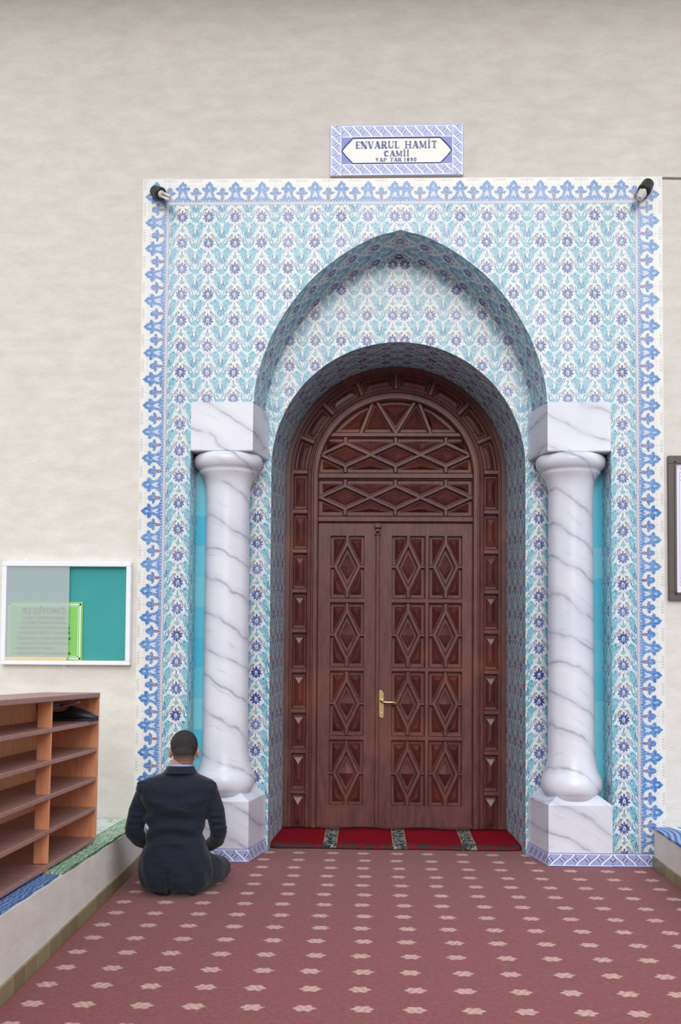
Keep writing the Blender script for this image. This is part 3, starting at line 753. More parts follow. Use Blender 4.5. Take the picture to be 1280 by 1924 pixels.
m = MB(); m.box(-.140, -.112, .918, .95, .05, 2.15); m.box(-.147, -.105, .914, .95, 2.15, 2.165); m.box(-.141, -.111, .912, .95, 2.172, 2.195); m.box(-.150, -.102, .908, .95, 2.200, 2.235)
a_ = m.build('closing_moulding', MAT['wood'], l1, bevel=.006)
# brass handle on the wide leaf
YH = .942
m = MB(); pl = [(-.113, .845), (-.107, .832), (-.090, .826), (-.076, .835), (-.075, .96), (-.077, 1.005), (-.086, 1.022), (-.104, 1.034), (-.113, 1.026)]
m.prism(pl, YH - .010, YH); hp = m.build('handle_plate', MAT['brass'], l2, bevel=.003)
m = MB(); m.tube([(-.094, YH - .008, .955), (-.094, YH - .04, .955), (-.088, YH - .052, .951), (-.07, YH - .056, .946), (-.04, YH - .056, .945), (-.012, YH - .054, .947), (.006, YH - .052, .940), (.020, YH - .050, .930)], [.010, .010, .010, .0095, .009, .008, .0075, .006], 12)
m.build('lever', MAT['brass'], hp, smooth=True)
m = MB(); m.lathe([(.008, -.006), (.009, 0), (.008, .006)], 0, 0, 16)
kc = m.build('key_cylinder', MAT['brass'], hp); kc.rotation_euler = (PI / 2, 0, 0); kc.location = (-.094, YH - .012, .862)
tag(boxobj('threshold', MAT['wood'], -.80, .80, .93, 1.02, -.01, .05, None), kind='structure', label='dark wooden threshold under the door leaves', cat='threshold')

# ------------------------------------------------------------------ carpet and rugs
b = MB(); outl = [(-1.571, -6.6), (1.571, -6.6), (1.571, -.026), (.932, -.026), (.856, .316), (.842, .322), (.796, .915), (-.796, .915), (-.842, .322), (-.856, .316), (-.932, -.026), (-1.571, -.026)]
b.grid([[(x, y, z) for x, y in outl] for z in (-.0115, 0)], True); b.cap(0, 12, True); b.cap(12, 12)
tag(b.build('carpet', MAT['carpet']), 'large dusty red carpet with rows of cream leaf motifs before the door', 'carpet')

b = MB(); rows = []
nx = 60
for j, t_ in enumerate([0, .02, .06, .2, .4, .6, .8, 1.0]):
    row = []
    for i in range(nx + 1):
        x = -.835 + 1.67 * i / nx
        yf = .405 + .006 * math.sin(x * 9) + (.03 if abs(x) > .80 else 0) * ((abs(x) - .8) / .035)
        y = yf + (.925 - yf) * t_
        z = .002 if j == 0 else .016 + .004 * math.sin(x * 14 + t_ * 5) + .022 * t_ + (.006 if i < 2 or i > nx - 2 else 0)
        xx = x * (1 - .035 * t_)
        row.append((xx, y, z))
    rows.append(row)
b.grid(rows)
o = b.build('door_rug', MAT['rug'], smooth=True)
md = o.modifiers.new('thick', 'SOLIDIFY'); md.thickness = .010; md.offset = 1
tag(o, 'crimson rug with dark patterned stripes lying at the foot of the door', 'rug')
m = MB(); m.tube([(-.80, .402, .014), (-.83, .415, .018), (-.845, .45, .022), (-.842, .50, .022)], [.008, .011, .012, .008], 8)
m.build('rolled_corner', MAT['rug'], o, smooth=True)

def matobj(name, mat, x0, x1, y0, y1, zf, th, label, cat, wav=.004, group=None):
    b = MB(); rows = []; n = 24
    for j in range(n + 1):
        y = y0 + (y1 - y0) * j / n; row = []
        for i in range(9):
            x = x0 + (x1 - x0) * i / 8
            w = wav * math.sin(y * 23 + i) if i in (0, 8) else 0
            row.append((x + w, y, zf(y) + th))
        rows.append(row)
    b.grid(rows); rows2 = [[(x, y, z - th + .001) for x, y, z in r] for r in rows]
    bd = [r[0] for r in rows] + rows[-1][1:] + [r[-1] for r in rows[::-1]][1:] + rows[0][::-1][1:]
    b.grid([bd, [(x, y, z - th + .001) for x, y, z in bd]])
    o = b.build(name, mat); tag(o, label, cat, group); return o
g = matobj('woven_mat', MAT['mat_green'], -2.3, -1.594, -1.70, -.012, lz, .010, 'green woven mat on the left ledge, between the shoe rack and the wall', 'mat')
lc = MB(); lc.grid([[(x, y, lz(y) + .0115) for x in (-2.2, -1.72)] for y in (-.86, -.5, -.02)])
lc.build('lace_panel', MAT['mat_lace'], g)['label'] = 'pale lacy middle of the green mat'
fr = MB(); fr.tube([(-1.594 + .003 * math.sin(k), -.015 - 1.685 * k / 30, lz(-.015 - 1.685 * k / 30) + .004) for k in range(31)], .006, 6)
fr.build('edging', MAT['fringe'], g)
matobj('woven_mat', MAT['mat_blue'], -2.3, -1.597, -3.2, -1.745, lz, .010, 'blue striped woven mat under the nearer end of the shoe rack', 'mat')
matobj('blue_rug', MAT['bluerug'], 1.581, 2.6, -2.6, -.012, lambda y: .232, .014, 'blue rug with white curved lines on the right ledge', 'rug', .002)

# ------------------------------------------------------------------ shoe rack on the left ledge
def bxp(name, mat, dims, parent, bevel=.002):
    return boxobj(name, mat, *dims, parent, bevel)
rack = empty('shoe_rack', (-1.66, -.885, lz(-.885) + .012)); rack.rotation_euler = (-.034, 0, 0)
tag(rack, 'orange brown wooden shoe rack with open shelves on the left ledge', 'shoe rack')
# local frame: x into the rack is negative, y towards the street is negative
D, LEN = .285, 2.35
bxp('side_panel', MAT['rack'], (-D, 0, -.018, 0, .022, .806), rack)
bxp('back_panel', MAT['rack'], (-D - .012, -D, -LEN, 0, .022, .79), rack)
for i, z in enumerate((.022, .182, .342, .500, .650)):
    o = bxp('shelf', MAT['rack_edge'], (-D, -.003, -LEN, -.018, z - .012, z + .010), rack, .004)
bxp('top_board', MAT['rack_edge'], (-D - .01, .004, -LEN - .02, -.006, .782, .808), rack, .004)
for yy in (-.80, -1.62, -2.33):
    bxp('divider', MAT['rack'], (-.075, -.008, yy - .014, yy, .034, .782), rack)
for yy in (-.07, -.80, -1.6, -2.28):
    for xx in (-.035, -D + .01):
        bxp('leg', MAT['rack'], (xx, xx + .025, yy - .025, yy, -.012, .011), rack)

def sstep0(x): return x * x * (3 - 2 * x) * .5 + x * .5
def shoe(name, mat, loc, label, cat, L=.27, slipper=False, rz=0):
    b = MB(); rows = []; N_ = 22
    for j in range(N_ + 1):
        t = j / N_; x = L * t
        w = .032 + .012 * math.sin(PI * min(t * 1.1, 1)) + .006 * math.sin(2 * PI * (t - .5)) if t < .93 else .038 * math.sqrt(max(1 - ((t - .93) / .07) ** 2, .03))
        if t < .06: w = .030 * math.sqrt(max(1 - ((.06 - t) / .06) ** 2, .05))
        if slipper: zb = .034 * t * t; top = zb + .011
        else:
            zb = 0; top = .052 - .008 * math.sin(PI * t / .35) if t < .35 else (.052 + (t - .35) * .26 if t < .45 else .078 - sstep0((t - .45) / .55) * .046)
            if t > .93: top *= .8
        row = []
        for k in range(16):
            a = 2 * PI * k / 16; zz = (zb + top) / 2 + (top - zb) / 2 * (abs(math.sin(a)) ** .7) * (1 if math.sin(a) > 0 else -1)
            row.append((x, w * math.copysign(abs(math.cos(a)) ** .8, math.cos(a)), zz))
        rows.append(row)
    b.grid(rows, True); b.cap(0, 16); b.cap(N_ * 16, 16, True)
    o = b.build(name, mat, smooth=True); o.location = loc; o.rotation_euler = (0, 0, rz)
    if slipper:
        st = MB(); pts = [(L * .30, .040 * math.cos(a), .008 + .028 * math.sin(a)) for a in [PI * k / 12 for k in range(13)]]
        st.grid([[(x + dx, y, z) for x, y, z in pts] for dx in (-.05, .05)]); s_ = st.build('strap', mat, o, smooth=True)
        md = s_.modifiers.new('t', 'SOLIDIFY'); md.thickness = .004
    else:
        s_ = MB(); s_.grid([[(x + (.003 if j > N_ / 2 else -.003), y * 1.06, z) for (x, y, _z), z in zip(r, [-.001] * 16)] for j, r in enumerate(rows)], True)
        so = MB()
        for dz in (0,):
            out = [(r[0][0], max(q[1] for q in r) * 1.06) for r in rows]; pts = out + [(x, -y) for x, y in out[::-1]]
            n_ = len(pts); so.grid([[(x, y, z) for x, y in pts] for z in (-.001, .012)], True); so.cap(0, n_, True); so.cap(n_, n_)
        so.build('sole', MAT['dkgrey'], o)
    tag(o, label, cat); return o
zs = lz(-.885) + .012 + .650 + .011 + .006
shoe('shoe', MAT['shoe'], (-1.895, -1.02, zs + .001), 'black leather shoe on the top shelf of the rack, toe to the front', 'shoe')
o = shoe('slipper', MAT['slipper'], (-1.935, -1.03, zs + .056), 'grey rubber slipper lying on top of the black shoe', 'slipper', L=.215, slipper=True)
o.rotation_euler = (0, -.02, 0)

# ------------------------------------------------------------------ notice board on the left wall
nb = tag(empty('notice_board', (-2.10, 0, 1.22)), 'white framed notice board with teal backing and half drawn milky glass', 'notice board')
def nbp(o): o.parent = nb; o.matrix_parent_inverse = Matrix.Translation((2.10, 0, -1.22)); return o
x0, x1, z0, z1 = -2.512, -1.690, 1.222, 1.873
b = MB(); fw = .030
for q in ((x0, x1, z1 - fw, z1), (x0, x1, z0, z0 + fw * .8), (x0, x0 + fw, z0 + fw * .8, z1 - fw), (x1 - fw, x1, z0 + fw * .8, z1 - fw)):
    b.box(q[0], q[1], -.055, 0, q[2], q[3])
nbp(b.build('frame', MAT['white_metal'], bevel=.004))
nbp(boxobj('backing', MAT['teal'], x0 + fw, x1 - fw, -.012, -.002, z0 + .02, z1 - fw))
nbp(boxobj('sliding_pane', MAT['pane'], x0 + fw, -2.083, -.048, -.044, z0 + .045, z1 - fw))['label'] = 'milky sliding glass covering the left half'
nbp(boxobj('bottom_track', MAT['beige'], x0 + fw - .005, -2.090, -.053, -.038, z0 + .018, z0 + .047, bevel=.003))
nbp(boxobj('ledge_strip', MAT['beige'], -2.09, x1 - fw, -.050, -.012, z0 + .018, z0 + .028, bevel=.002))
for xx, zz in ((-2.372, z1), (-1.806, z1), (-2.115, z0 - .022)):
    t_ = nbp(boxobj('hanging_tab', MAT['white_metal'], xx - .011, xx + .011, -.006, -.0005, zz, zz + .022, bevel=.003))
    sc = MB(); sc.ball((xx, -.007, zz + .011), (.004, .003, .004), 8); sc.build('screw', MAT['chrome'], t_).matrix_parent_inverse = Matrix.Identity(4)

def text(body, size, x, z, y, mat, name='lettering', parent=None, align='CENTER', off=0., sx=1, shear=0):
    c = bpy.data.curves.new(name, 'FONT'); c.body = body; c.size = size; c.align_x = align; c.align_y = 'CENTER'; c.extrude = .0006; c.offset = off; c.shear = shear
    c.materials.append(mat); o = bpy.data.objects.new(name, c); COL.objects.link(o)
    bpy.context.view_layer.update()
    me = bpy.data.meshes.new_from_object(o.evaluated_get(bpy.context.evaluated_depsgraph_get())); bpy.data.objects.remove(o)
    me.transform(Matrix.Translation((x, y, z)) @ Matrix.Rotation(PI / 2, 4, 'X') @ Matrix.Diagonal((sx, 1, 1, 1)))
    o = bpy.data.objects.new(name, me); COL.objects.link(o)
    if parent: o.parent = parent
    return o
pq = empty('sign_plaque', (-2.245, -.013, 1.245))
tag(pq, 'green plaque of Turkish writing standing inside the notice board', 'plaque')
bxp('plate', MAT['plaque'], (-.245, .245, -.010, 0, 0, .375), pq, .004)
b = MB()
for d, w in ((.012, .010), (.028, .004)):
    X0, X1, Z0, Z1 = -.245 + d, .245 - d, d, .375 - d
    for q in ((X0, X1, Z1 - w, Z1), (X0, X1, Z0, Z0 + w), (X0, X0 + w, Z0, Z1), (X1 - w, X1, Z0, Z1)): b.box(q[0], q[1], -.0115, -.0095, q[2], q[3])
b.build('border_lines', MAT['plaque_pale'], pq)
text('SU DİYORKİ;', .048, 0, .315, -.0112, MAT['ink'], parent=pq, off=.0016)
for i, tx in enumerate(('ABDEST ALIRKEN KONUŞMA', 'SU NİMETİ BOŞUNA AKITMA', 'TEMİZLİK İMANDANDIR UNUTMA!', 'HARCARKEN TEMİZ TUT HARCAMA', 'BAKARKEN ANARDIM YARADANA', 'SONRA ÇIKARIRLAR MEYDANA', 'CENNET MEKANI OLSUN', 'BENDEN ABDEST ALAN MÜSLÜMANA')):
    text(tx, .0225, .0 if i not in (6,) else -.06, .272 - i * .0315 - (.004 if i > 3 else 0), -.0112, MAT['ink'], parent=pq, off=.0006, sx=.98 if len(tx) < 26 else .90)

# ------------------------------------------------------------------ name tile above the portal
sg = tag(empty('name_tile', (-.027, -.012, 4.362)), 'blue and white tiled name sign of the mosque above the doorway', 'sign')
SW, SH = .426, .330
sg.rotation_euler = (0, -.004, 0)
b = MB(); b.box(-SW, SW, -.012, .012, 0, SH)
b.build('plate', MAT['ceramic'], sg)
b = MB(); yy = -.0145; w = .075
def br(x0, z0, x1, z1, vert):
    n = (abs(z1 - z0) if vert else abs(x1 - x0)) / .066
    P = [(x0, yy, z0), (x1, yy, z0), (x1, yy, z1), (x0, yy, z1)]
    uv = [(0, 0), (0, 1), (n, 1), (n, 0)] if vert else [(0, 0), (n, 0), (n, 1), (0, 1)]
    b.face(P, uv)
br(-SW, 0, -SW + w, SH, True); br(SW - w, 0, SW, SH, True)
br(-SW + w, SH - .085, SW - w, SH, False); br(-SW + w, 0, SW - w, .078, False)
b.build('braided_border', MAT['braid'], sg, recalc=False)
b = MB(); cx_, z_lo, z_hi, zc = SW - w, .078, SH - .085, .161
for s in (-1, 1):
    X = s * cx_
    for sgn, ze in ((1, z_hi), (-1, z_lo)):
        P = [(X, zc), (s * (cx_ - .008), zc + sgn * .012), (s * (cx_ - .030), zc + sgn * .040), (s * (cx_ - .052), zc + sgn * .062), (s * (cx_ - .060), zc + sgn * .066), (s * (cx_ - .072), ze), (X, ze)]
        b = MB(); b.face([(x, yy, z) for x, z in P], [(x * 11, z * 11 + .5) for x, z in P]); b.build('corner_tile', MAT['braid'], sg, recalc=False)
b = MB(); q4 = [(cx_, zc), (cx_ - .008, zc + .012), (cx_ - .030, zc + .040), (cx_ - .052, zc + .062), (cx_ - .072, z_hi)]
q3 = [(x, 2 * zc - z if z != z_hi else z_lo) for x, z in q4]
loop = q4 + [(-x, z) for x, z in q4[::-1]] + [(-x, z) for x, z in q3[1:]] + q3[::-1]
b.tube([(x, yy - .001, z) for x, z in loop], .0030, 6)
b.build('cartouche_line', MAT['cobalt'], sg)
# stroke letters with thick stems and thin joins
TK, TN = .20, .07
GL = {
 'E': (.62, [((.14, 0), (.14, 1), TK + .04), ((.14, .96), (.6, .96), TN), ((.14, .5), (.5, .5), TN), ((.14, .04), (.6, .04), TN), ((.58, .04), (.58, .2), TN), ((.58, .8), (.58, .96), TN)]),
 'N': (.85, [((.12, 0), (.12, 1), TN), ((.08, 1), (.72, 0), TK + .04), ((.75, 0), (.75, 1), TN), ((0, .97), (.24, .97), TN), ((.62, .97), (.88, .97), TN), ((0, .03), (.24, .03), TN)]),
 'V': (.80, [((.12, 1), (.42, 0), TK), ((.45, 0), (.70, 1), TN), ((0, .97), (.3, .97), TN), ((.58, .97), (.82, .97), TN)]),
 'A': (.86, [((.12, 0), (.42, 1), TN), ((.42, 1), (.72, 0), TK + .05), ((.22, .32), (.6, .32), TN), ((0, .03), (.26, .03), TN), ((.58, .03), (.88, .03), TN)]),
 'R': (.82, [((.16, 0), (.16, 1), TK + .04), ((.16, .96), (.45, .96), TN), ((.45, .96), (.62, .86), .12), ((.62, .88), (.62, .62), TK), ((.62, .62), (.42, .5), .10), ((.42, .5), (.16, .5), TN), ((.38, .5), (.72, 0), TK), ((0, .03), (.34, .03), TN), ((.62, .03), (.86, .03), TN)]),
 'U': (.84, [((.16, .25), (.16, 1), TK), ((.16, .28), (.30, .05), .16), ((.28, .05), (.56, .05), .10), ((.54, .05), (.70, .28), .10), ((.70, .25), (.70, 1), TN), ((0, .97), (.34, .97), TN), ((.58, .97), (.84, .97), TN)]),
 'L': (.66, [((.16, 0), (.16, 1), TK + .04), ((.16, .04), (.6, .04), TN), ((.6, .04), (.6, .22), TN), ((0, .97), (.34, .97), TN)]),
 'H': (.92, [((.16, 0), (.16, 1), TK), ((.74, 0), (.74, 1), TK), ((.16, .5), (.74, .5), TN), ((0, .97), (.34, .97), TN), ((.58, .97), (.9, .97), TN), ((0, .03), (.34, .03), TN), ((.58, .03), (.9, .03), TN)]),
 'M': (1.05, [((.12, 0), (.12, 1), TN), ((.14, 1), (.48, .1), TK), ((.50, .1), (.82, 1), TN), ((.86, 0), (.86, 1), TK), ((0, .03), (.24, .03), TN), ((.72, .03), (1.0, .03), TN)]),
 'İ': (.44, [((.2, 0), (.2, 1), TK + .02), ((.2, 1.14), (.2, 1.30), TK), ((.04, .97), (.36, .97), TN), ((.04, .03), (.36, .03), TN)]),
 'T': (.76, [((.38, 0), (.38, 1), TK + .02), ((.04, .96), (.72, .96), .09), ((.05, .96), (.05, .78), TN), ((.71, .96), (.71, .78), TN), ((.22, .03), (.54, .03), TN)]),
 'C': (.80, [((.66, .8), (.52, .96), .09), ((.54, .96), (.34, .96), .10), ((.36, .96), (.16, .72), .20), ((.16, .75), (.16, .25), TK + .06), ((.16, .28), (.36, .04), .20), ((.34, .04), (.54, .04), .10), ((.52, .04), (.68, .2), .08), ((.66, .98), (.66, .74), TN)]),
 'Y': (.76, [((.12, 1), (.38, .5), TK), ((.40, .5), (.66, 1), TN), ((.39, 0), (.39, .5), TK), ((0, .97), (.28, .97), TN), ((.54, .97), (.78, .97), TN)]),
 'P': (.74, [((.16, 0), (.16, 1), TK + .02), ((.16, .96), (.45, .96), TN), ((.45, .96), (.60, .86), .10), ((.60, .88), (.60, .60), TK), ((.60, .60), (.45, .46), .10), ((.45, .46), (.16, .46), TN), ((0, .03), (.34, .03), TN)]),
 '1': (.46, [((.22, 0), (.22, 1), TK), ((.22, .98), (.06, .82), TN), ((.06, .03), (.38, .03), TN)]),
 '0': (.72, [((.16, .3), (.16, .7), TK), ((.56, .3), (.56, .7), TK), ((.16, .68), (.30, .96), .14), ((.28, .96), (.44, .96), .09), ((.42, .96), (.56, .68), .14), ((.16, .32), (.30, .04), .14), ((.28, .04), (.44, .04), .09), ((.42, .04), (.56, .32), .14)]),
 '8': (.70, [((.18, .68), (.18, .82), TK), ((.52, .68), (.52, .82), TK), ((.18, .82), (.35, .97), .12), ((.35, .97), (.52, .82), .12), ((.18, .68), (.52, .36), .16), ((.52, .68), (.18, .36), .12), ((.16, .2), (.16, .36), TK), ((.54, .2), (.54, .36), TK), ((.16, .2), (.35, .03), .12), ((.35, .03), (.54, .2), .12)]),
 '9': (.70, [((.18, .60), (.18, .82), TK), ((.52, .25), (.52, .82), TK), ((.18, .82), (.35, .97), .12), ((.35, .97), (.52, .82), .12), ((.18, .6), (.35, .46), .12), ((.35, .46), (.52, .6), .10), ((.52, .28), (.35, .03), .12), ((.35, .03), (.18, .12), .12)]),
 '-': (.40, [((.15, .5), (.25, .5), .10)]), ' ': (.55, [])}
def sign_line(body, x0, x1, z0, z1, y, parent, name='lettering'):
    tot = sum(GL[c][0] for c in body) + .10 * (len(body) - 1); sx = (x1 - x0) / tot; sz = z1 - z0; x = x0; m = MB()
    for c in body:
        for (a, d), (e_, f_), w in GL[c][1]:
            p = Vector((x + a * sx, z0 + d * sz)); q = Vector((x + e_ * sx, z0 + f_ * sz)); dr = (q - p).normalized(); n_ = Vector((-dr.y, dr.x)) * w * (sx * abs(dr.y) + sz * abs(dr.x)) / 2
            m.prism([tuple(p - n_), tuple(q - n_), tuple(q + n_), tuple(p + n_)], y - .0015, y)
        x += (GL[c][0] + .10) * sx
    return m.build(name, MAT['cobalt'], parent)
sign_line('ENVARUL HAMİT', -.262, .258, .176, .222, -.013, sg)
sign_line('CAMİİ', -.082, .082, .124, .160, -.013, sg)
sign_line('YAP TAR-1890', -.135, .128, .090, .114, -.013, sg)

# ------------------------------------------------------------------ two spot lamps at the portal corners
def lamp(loc, dirv, bulbdir, label, spiral):
    r = tag(empty('spot_lamp', loc), label, 'wall lamp', 'spot lamps at the upper corners of the portal')
    d = Vector(dirv).normalized(); e_ = Vector(bulbdir).normalized()
    m = MB(); m.lathe([(.016, 0), (.018, .012), (.018, .05)], 0, 0, 16)
    o = m.build('wall_mount', MAT['dkgrey'], r); o.rotation_euler = (PI / 2, 0, 0)
    m = MB(); c = Vector((0, -.05, 0))
    m.tube([c - e_ * .050, c - e_ * .042, c + e_ * .035, c + e_ * .042], [.030, .037, .042, .036], 20)
    h = m.build('lamp_holder', MAT['dkgrey'], r)
    m = MB(); a = e_.orthogonal().normalized(); b_ = e_.cross(a)
    st = c + e_ * .040
    if spiral:
        m.tube([st, st + e_ * .02], [.018, .018], 14); pts = []
        for k in range(120):
            t = k / 119; an = t * 2 * PI * 4; rr = .023 * (1 - .35 * t)
            pts.append(st + e_ * (.02 + .068 * t) + (a * math.cos(an) + b_ * math.sin(an)) * rr)
        m.tube(pts, .0068, 8)
    else:
        for s1, s2 in ((1, 0), (-.5, .87), (-.5, -.87)):
            off = (a * s1 + b_ * s2) * .013
            m.tube([st + off, st + off + e_ * .112, st + off * .7 + e_ * .120], [.0085, .0085, .005], 10)
        m.tube([st, st + e_ * .016], [.024, .022], 14)
    m.build('bulb', MAT['lampglass'], r, smooth=True)
lamp((-1.552, YA, 4.240), (0, -1, 0), (.62, -.62, -.50), 'black spot lamp with straight tube bulb, upper left corner of the portal', False)
lamp((1.545, YA, 4.258), (0, -1, 0), (-.44, -.45, -.74), 'black spot lamp with white spiral bulb, upper right corner of the portal', True)

# ------------------------------------------------------------------ framed poster, right
pf = tag(empty('framed_poster', (2.1, 0, 1.65)), 'white poster in a dark ribbed frame on the right wall', 'framed poster')
X0, X1, Z0, Z1 = 1.682, 2.55, 1.652, 2.560
b = MB(); fw = .050
def molding(P, Q, inn_):
    pass
for q in ((X0, X1, Z1 - fw, Z1), (X0, X1, Z0, Z0 + fw), (X0, X0 + fw, Z0 + fw, Z1 - fw), (X1 - fw, X1, Z0 + fw, Z1 - fw)): b.box(q[0], q[1], -.030, 0, q[2], q[3])
for q in ((X0 + .036, X1 - .036, Z1 - .05, Z1 - .036), (X0 + .036, X1 - .036, Z0 + .036, Z0 + .05), (X0 + .036, X0 + .05, Z0 + .036, Z1 - .036)): b.box(q[0], q[1], -.036, -.03, q[2], q[3])
o = b.build('frame', MAT['frame_brown'], bevel=.006); o.parent = pf; o.matrix_parent_inverse = Matrix.Translation((-2.1, 0, -1.65))
o = boxobj('paper', MAT['paper'], X0 + fw, X1 - fw, -.014, -.004, Z0 + fw, Z1 - fw); o.parent = pf; o.matrix_parent_inverse = Matrix.Translation((-2.1, 0, -1.65))
b = MB(); xi = X0 + fw + .022
b.box(xi, xi + .004, -.016, -.014, Z0 + .09, Z1 - .10)
for k in range(8):
    b.ball((xi + .012 + .008 * (k % 2), -.0145, Z1 - .08 - k * .012), (.008, .0015, .005), 8); b.ball((xi + .012 + .008 * (k % 2), -.0145, Z0 + .07 + k * .012), (.008, .0015, .005), 8)
o = b.build('printed_border', MAT['poster_ink']); o.parent = pf; o.matrix_parent_inverse = Matrix.Translation((-2.1, 0, -1.65))

# ------------------------------------------------------------------ kneeling person
def remesh(o, vox, sm=6, fac=.5):
    md = o.modifiers.new('remesh', 'REMESH'); md.mode = 'VOXEL'; md.voxel_size = vox; md.use_smooth_shade = True
    md = o.modifiers.new('smooth', 'SMOOTH'); md.iterations = sm; md.factor = fac
man = empty('person', (-1.240, -.800, .004), math.radians(3))
tag(man, 'person in a dark navy suit kneeling on the carpet with back turned, head bowed', 'person')
HC = Vector((.024, .105, .762)); HR = Matrix.Rotation(math.radians(6), 3, 'Z') @ Matrix.Rotation(math.radians(-20), 3, 'X')
def H(x, y, z): return HC + HR @ Vector((x, y, z))
b = MB()
b.ball(H(0, -.012, .020), (.0735, .092, .083), 28, HR); b.ball(H(0, .025, -.045), (.055, .062, .062), 20, HR); b.ball(H(0, .058, -.088), (.026, .024, .020), 14, HR)
b.ball(H(0, -.045, -.030), (.058, .055, .055), 18, HR)
b.limb([H(0, -.035, -.03), (.014, .060, .655), (.004, .035, .58)], [.056, .060, .075])
for s in (-1, 1):
    b.ball(H(s * .077, -.004, -.014), (.009, .019, .031), 12, HR @ Matrix.Rotation(s * .35, 3, 'Z')); b.ball(H(s * .073, .002, -.034), (.008, .010, .012), 10, HR)
    b.ball(H(s * .030, .078, .004), (.017, .012, .009), 12, HR); b.ball(H(s * .038, .062, -.030), (.024, .022, .020), 12, HR)
b.limb([H(0, .083, .012), H(0, .102, -.020)], [.009, .013]); b.ball(H(0, .098, -.026), (.017, .011, .010), 12, HR)
b.ball(H(0, .086, -.056), (.023, .010, .006), 12, HR); b.ball(H(0, .084, -.064), (.019, .010, .006), 12, HR)
b.ball(H(0, .074, .026), (.05, .014, .011), 14, HR)
# trunk and arms under the clothes
b.limb([(0, .02, .16), (0, .03, .34), (0, .03, .50)], [.075, .075, .08])
b.limb([(-.16, .03, .545), (0, .03, .57), (.16, .03, .545)], [.035, .045, .035])
hands = []
for s in (-1, 1):
    el = Vector((s * .248, .02, .33)); wr = Vector((s * .150, .225, .205)); hd = Vector((s * .118, .295, .188))
    b.limb([(s * .185, .03, .54), tuple(el), tuple(wr)], [.034, .024, .022])
    b.limb([tuple(wr), tuple(wr + (hd - wr) * .5)], [.023, .026])
    for t_ in (-.5, 0, .5): b.ball(hd + Vector((t_ * .045, 0, .004)), (.021, .042, .013), 12)
    for k, (ox, ln) in enumerate(((-.033, .050), (-.011, .062), (.012, .058), (.034, .046))):
        p0 = hd + Vector((ox, .030, .004)); p1 = p0 + Vector((ox * .12, ln * .42, .004)); p2 = p1 + Vector((ox * .1, ln * .34, -.010)); p3 = p2 + Vector((0, ln * .22, -.012))
        b.limb([tuple(p) for p in (p0, p1, p2, p3)], [.0095, .009, .0082, .007])
    q0 = hd + Vector((-s * .030, -.02, 0)); b.limb([tuple(q0), tuple(q0 + Vector((-s * .022, .026, .0))), tuple(q0 + Vector((-s * .030, .052, -.004)))], [.012, .010, .008])
body = b.build('body', MAT['skin'], man); remesh(body, .0042, 4, .5)
for s in (-1, 1):
    b = MB(); b.ball(H(s * .031, .079, .004), .0095, 12); b.build('eye', MAT['paper'], man, smooth=True)
# hair: cap over crown and back, cut by head-space height
b = MB(); h0 = lambda x, y, z: HR @ Vector((x, y, z))
b.ball(h0(0, -.021, .026), (.0765, .0885, .0835), 36, HR); b.ball(h0(0, -.047, -.030), (.0625, .0600, .060), 24, HR)
b.limb([h0(0, -.042, -.045), h0(0, -.036, -.060)], [.0585, .0540])
hair = b.build('hair', MAT['hair'], man); hair.location = HC; remesh(hair, .0035, 6, .5)
# shirt collar
def ring(m, secs, n=40, tilt=.10):
    rows = []
    for (cx, cy, z, rx, ry) in secs:
        rows.append([(cx + rx * math.cos(2 * PI * k / n), cy + ry * math.sin(2 * PI * k / n), z - tilt * ry * math.sin(2 * PI * k / n) * 1.0) for k in range(n)])
    m.grid(rows, True)
b = MB(); ring(b, [(.012, .052, .615, .078, .074), (.013, .056, .668, .066, .066), (.014, .058, .688, .0625, .0635), (.014, .058, .690, .060, .061), (.014, .058, .66, .059, .060)])
tag(b.build('shirt_collar', MAT['shirt'], man, smooth=True), 'pale blue shirt collar')
# jacket
def sstep(a, c, x): x = max(0, min(1, (x - a) / (c - a))); return x * x * (3 - 2 * x)
sec = [ # z, half width, y back, y front, centre x
 (.028, .168, -.120, .16, .002), (.045, .186, -.140, .18, .002), (.09, .200, -.152, .18, .002), (.14, .202, -.152, .16, .0), (.20, .190, -.142, .14, -.002), (.26, .166, -.124, .13, -.004),
 (.32, .150, -.106, .13, -.006), (.38, .158, -.098, .13, -.006), (.44, .180, -.098, .13, -.004), (.50, .197, -.098, .13, -.002), (.550, .210, -.090, .12, 0), (.582, .216, -.078, .11, 0), (.606, .198, -.060, .10, .001),
 (.622, .156, -.046, .10, .003), (.636, .112, -.030, .108, .006), (.648, .088, -.018, .116, .009), (.662, .077, -.012, .124, .011)]
b = MB(); rows = []; n = 180
def interp(z):
    for p, q in zip(sec[:-1], sec[1:]):
        if z <= q[0]:
            t = (z - p[0]) / (q[0] - p[0]); return [p[i] + (q[i] - p[i]) * t for i in range(1, 5)]
    return list(sec[-1][1:])
K = 70
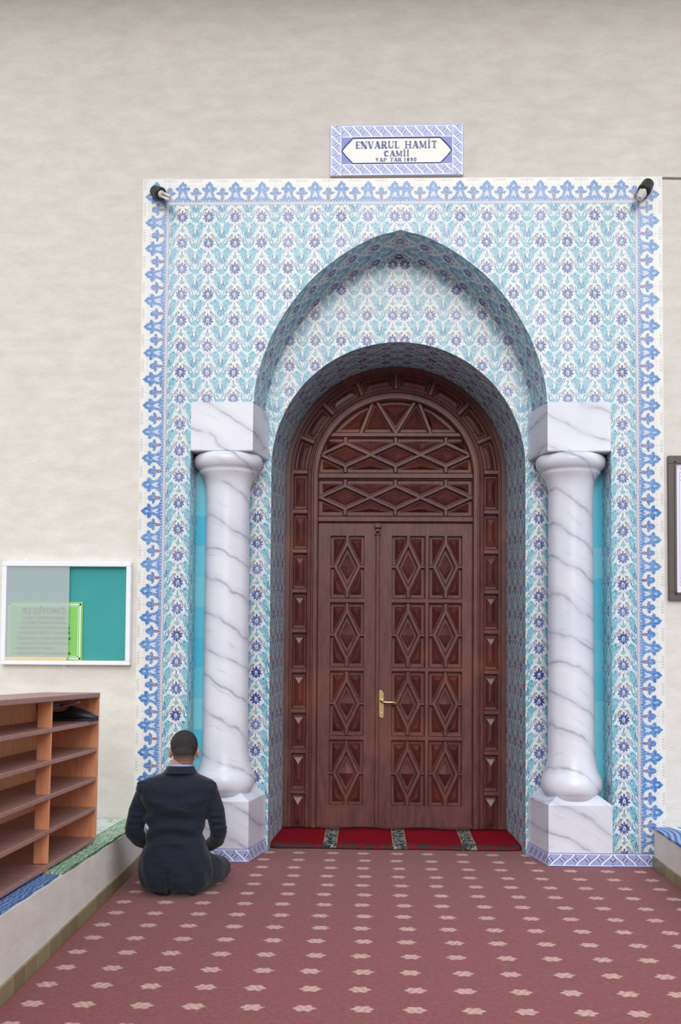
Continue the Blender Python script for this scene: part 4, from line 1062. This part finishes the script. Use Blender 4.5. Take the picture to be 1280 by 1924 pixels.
for j in range(K + 1):
    z = sec[0][0] + (sec[-1][0] - sec[0][0]) * j / K
    hw, yb, yf, cx = interp(z); cy = (yb + yf) / 2; hy = (yf - yb) / 2; row = []
    for i in range(n):
        a = 2 * PI * i / n; ca, sa = math.cos(a), math.sin(a); ex = .78
        x = cx + hw * math.copysign(abs(ca) ** ex, ca); y = cy + hy * math.copysign(abs(sa) ** ex, sa)
        nx, ny = ca, sa
        f = 0
        win = sstep(.22, .32, z) * (1 - sstep(.42, .52, z))
        f += .012 * win * math.sin(2 * PI * (z * 11 + .75 * abs(x - .03) / .2 + .15 * math.sin(x * 26))) * (.4 + .6 * math.sin(x * 13 + 1) ** 2)
        f += .008 * sstep(.34, .42, z) * (1 - sstep(.5, .56, z)) * math.sin(2 * PI * (z * 7 - 2.6 * abs(x)))
        f += .004 * (1 - sstep(.15, .30, z)) * math.sin(a * 9 + z * 22)
        f += .003 * sstep(.45, .52, z) * math.sin(x * 34 + z * 12) * (1 - sstep(.56, .6, z))
        if z < .15 and sa < 0 and abs(x + .022) < .007 + .03 * (.15 - z): f -= .045 * (1 - sstep(.11, .15, z))
        if sa < 0 and abs(x + .004) < .004 and z > .15: f -= .004
        row.append((x + nx * f, y + ny * f, z))
    rows.append(row)
b.grid(rows, True); b.cap(0, n, True); b.cap(K * n, n)
for s in (-1, 1):
    sh, el, wr = (s * .172, .022, .535), (s * .232, .006, .332), (s * .166, .205, .216)
    mid = (s * .212, .010, .44)
    b.limb([sh, mid, el], [.057, .053, .046 if s > 0 else .052]); b.limb([el, (s * .214, .095, .268), wr], [.046 if s > 0 else .052, .043, .036])
    b.ball((s * .184, .006, .562), (.041, .058, .042), 18); b.limb([(s * .130, -.020, .612), (s * .207, -.010, .592)], [.012, .012])
    for t_ in (.25, .5, .75): b.ball((s * (.205 + .035 * t_), -.012, .46 - .14 * t_), (.052, .040, .016), 12)
jk = b.build('jacket', MAT['suit'], man); remesh(jk, .0052, 3, .5)
b = MB(); ring(b, [(.010, .050, .640, .098, .094), (.012, .053, .668, .080, .080), (.013, .055, .680, .0735, .0745), (.013, .055, .681, .070, .071), (.013, .055, .655, .070, .070)])
b.build('jacket_collar', MAT['suit'], man, smooth=True)
# trousers: thighs forward, calves folded underneath
b = MB()
b.ball((0, -.03, .125), (.165, .115, .105), 24)
b.limb([(-.09, 0, .125), (-.115, .17, .120), (-.130, .36, .075)], [.095, .088, .066]); b.limb([(-.130, .36, .066), (-.11, .15, .052), (-.095, -.06, .045)], [.060, .052, .038])
b.limb([(.10, 0, .115), (.165, .12, .100), (.215, .27, .072)], [.095, .088, .068]); b.limb([(.215, .27, .066), (.150, .10, .052), (.105, -.07, .045)], [.060, .054, .040])
tr_ = b.build('trousers', MAT['suit'], man); remesh(tr_, .006, 5, .5)
for s in (-1, 1):
    b = MB(); b.limb([(s * .10, -.055, .040), (s * .085 + .02, -.070, .030), (s * .07 + .03, -.085, .026)], [.034, .030, .022]); o = b.build('sock', MAT['dkgrey'], man); remesh(o, .006, 4, .5)
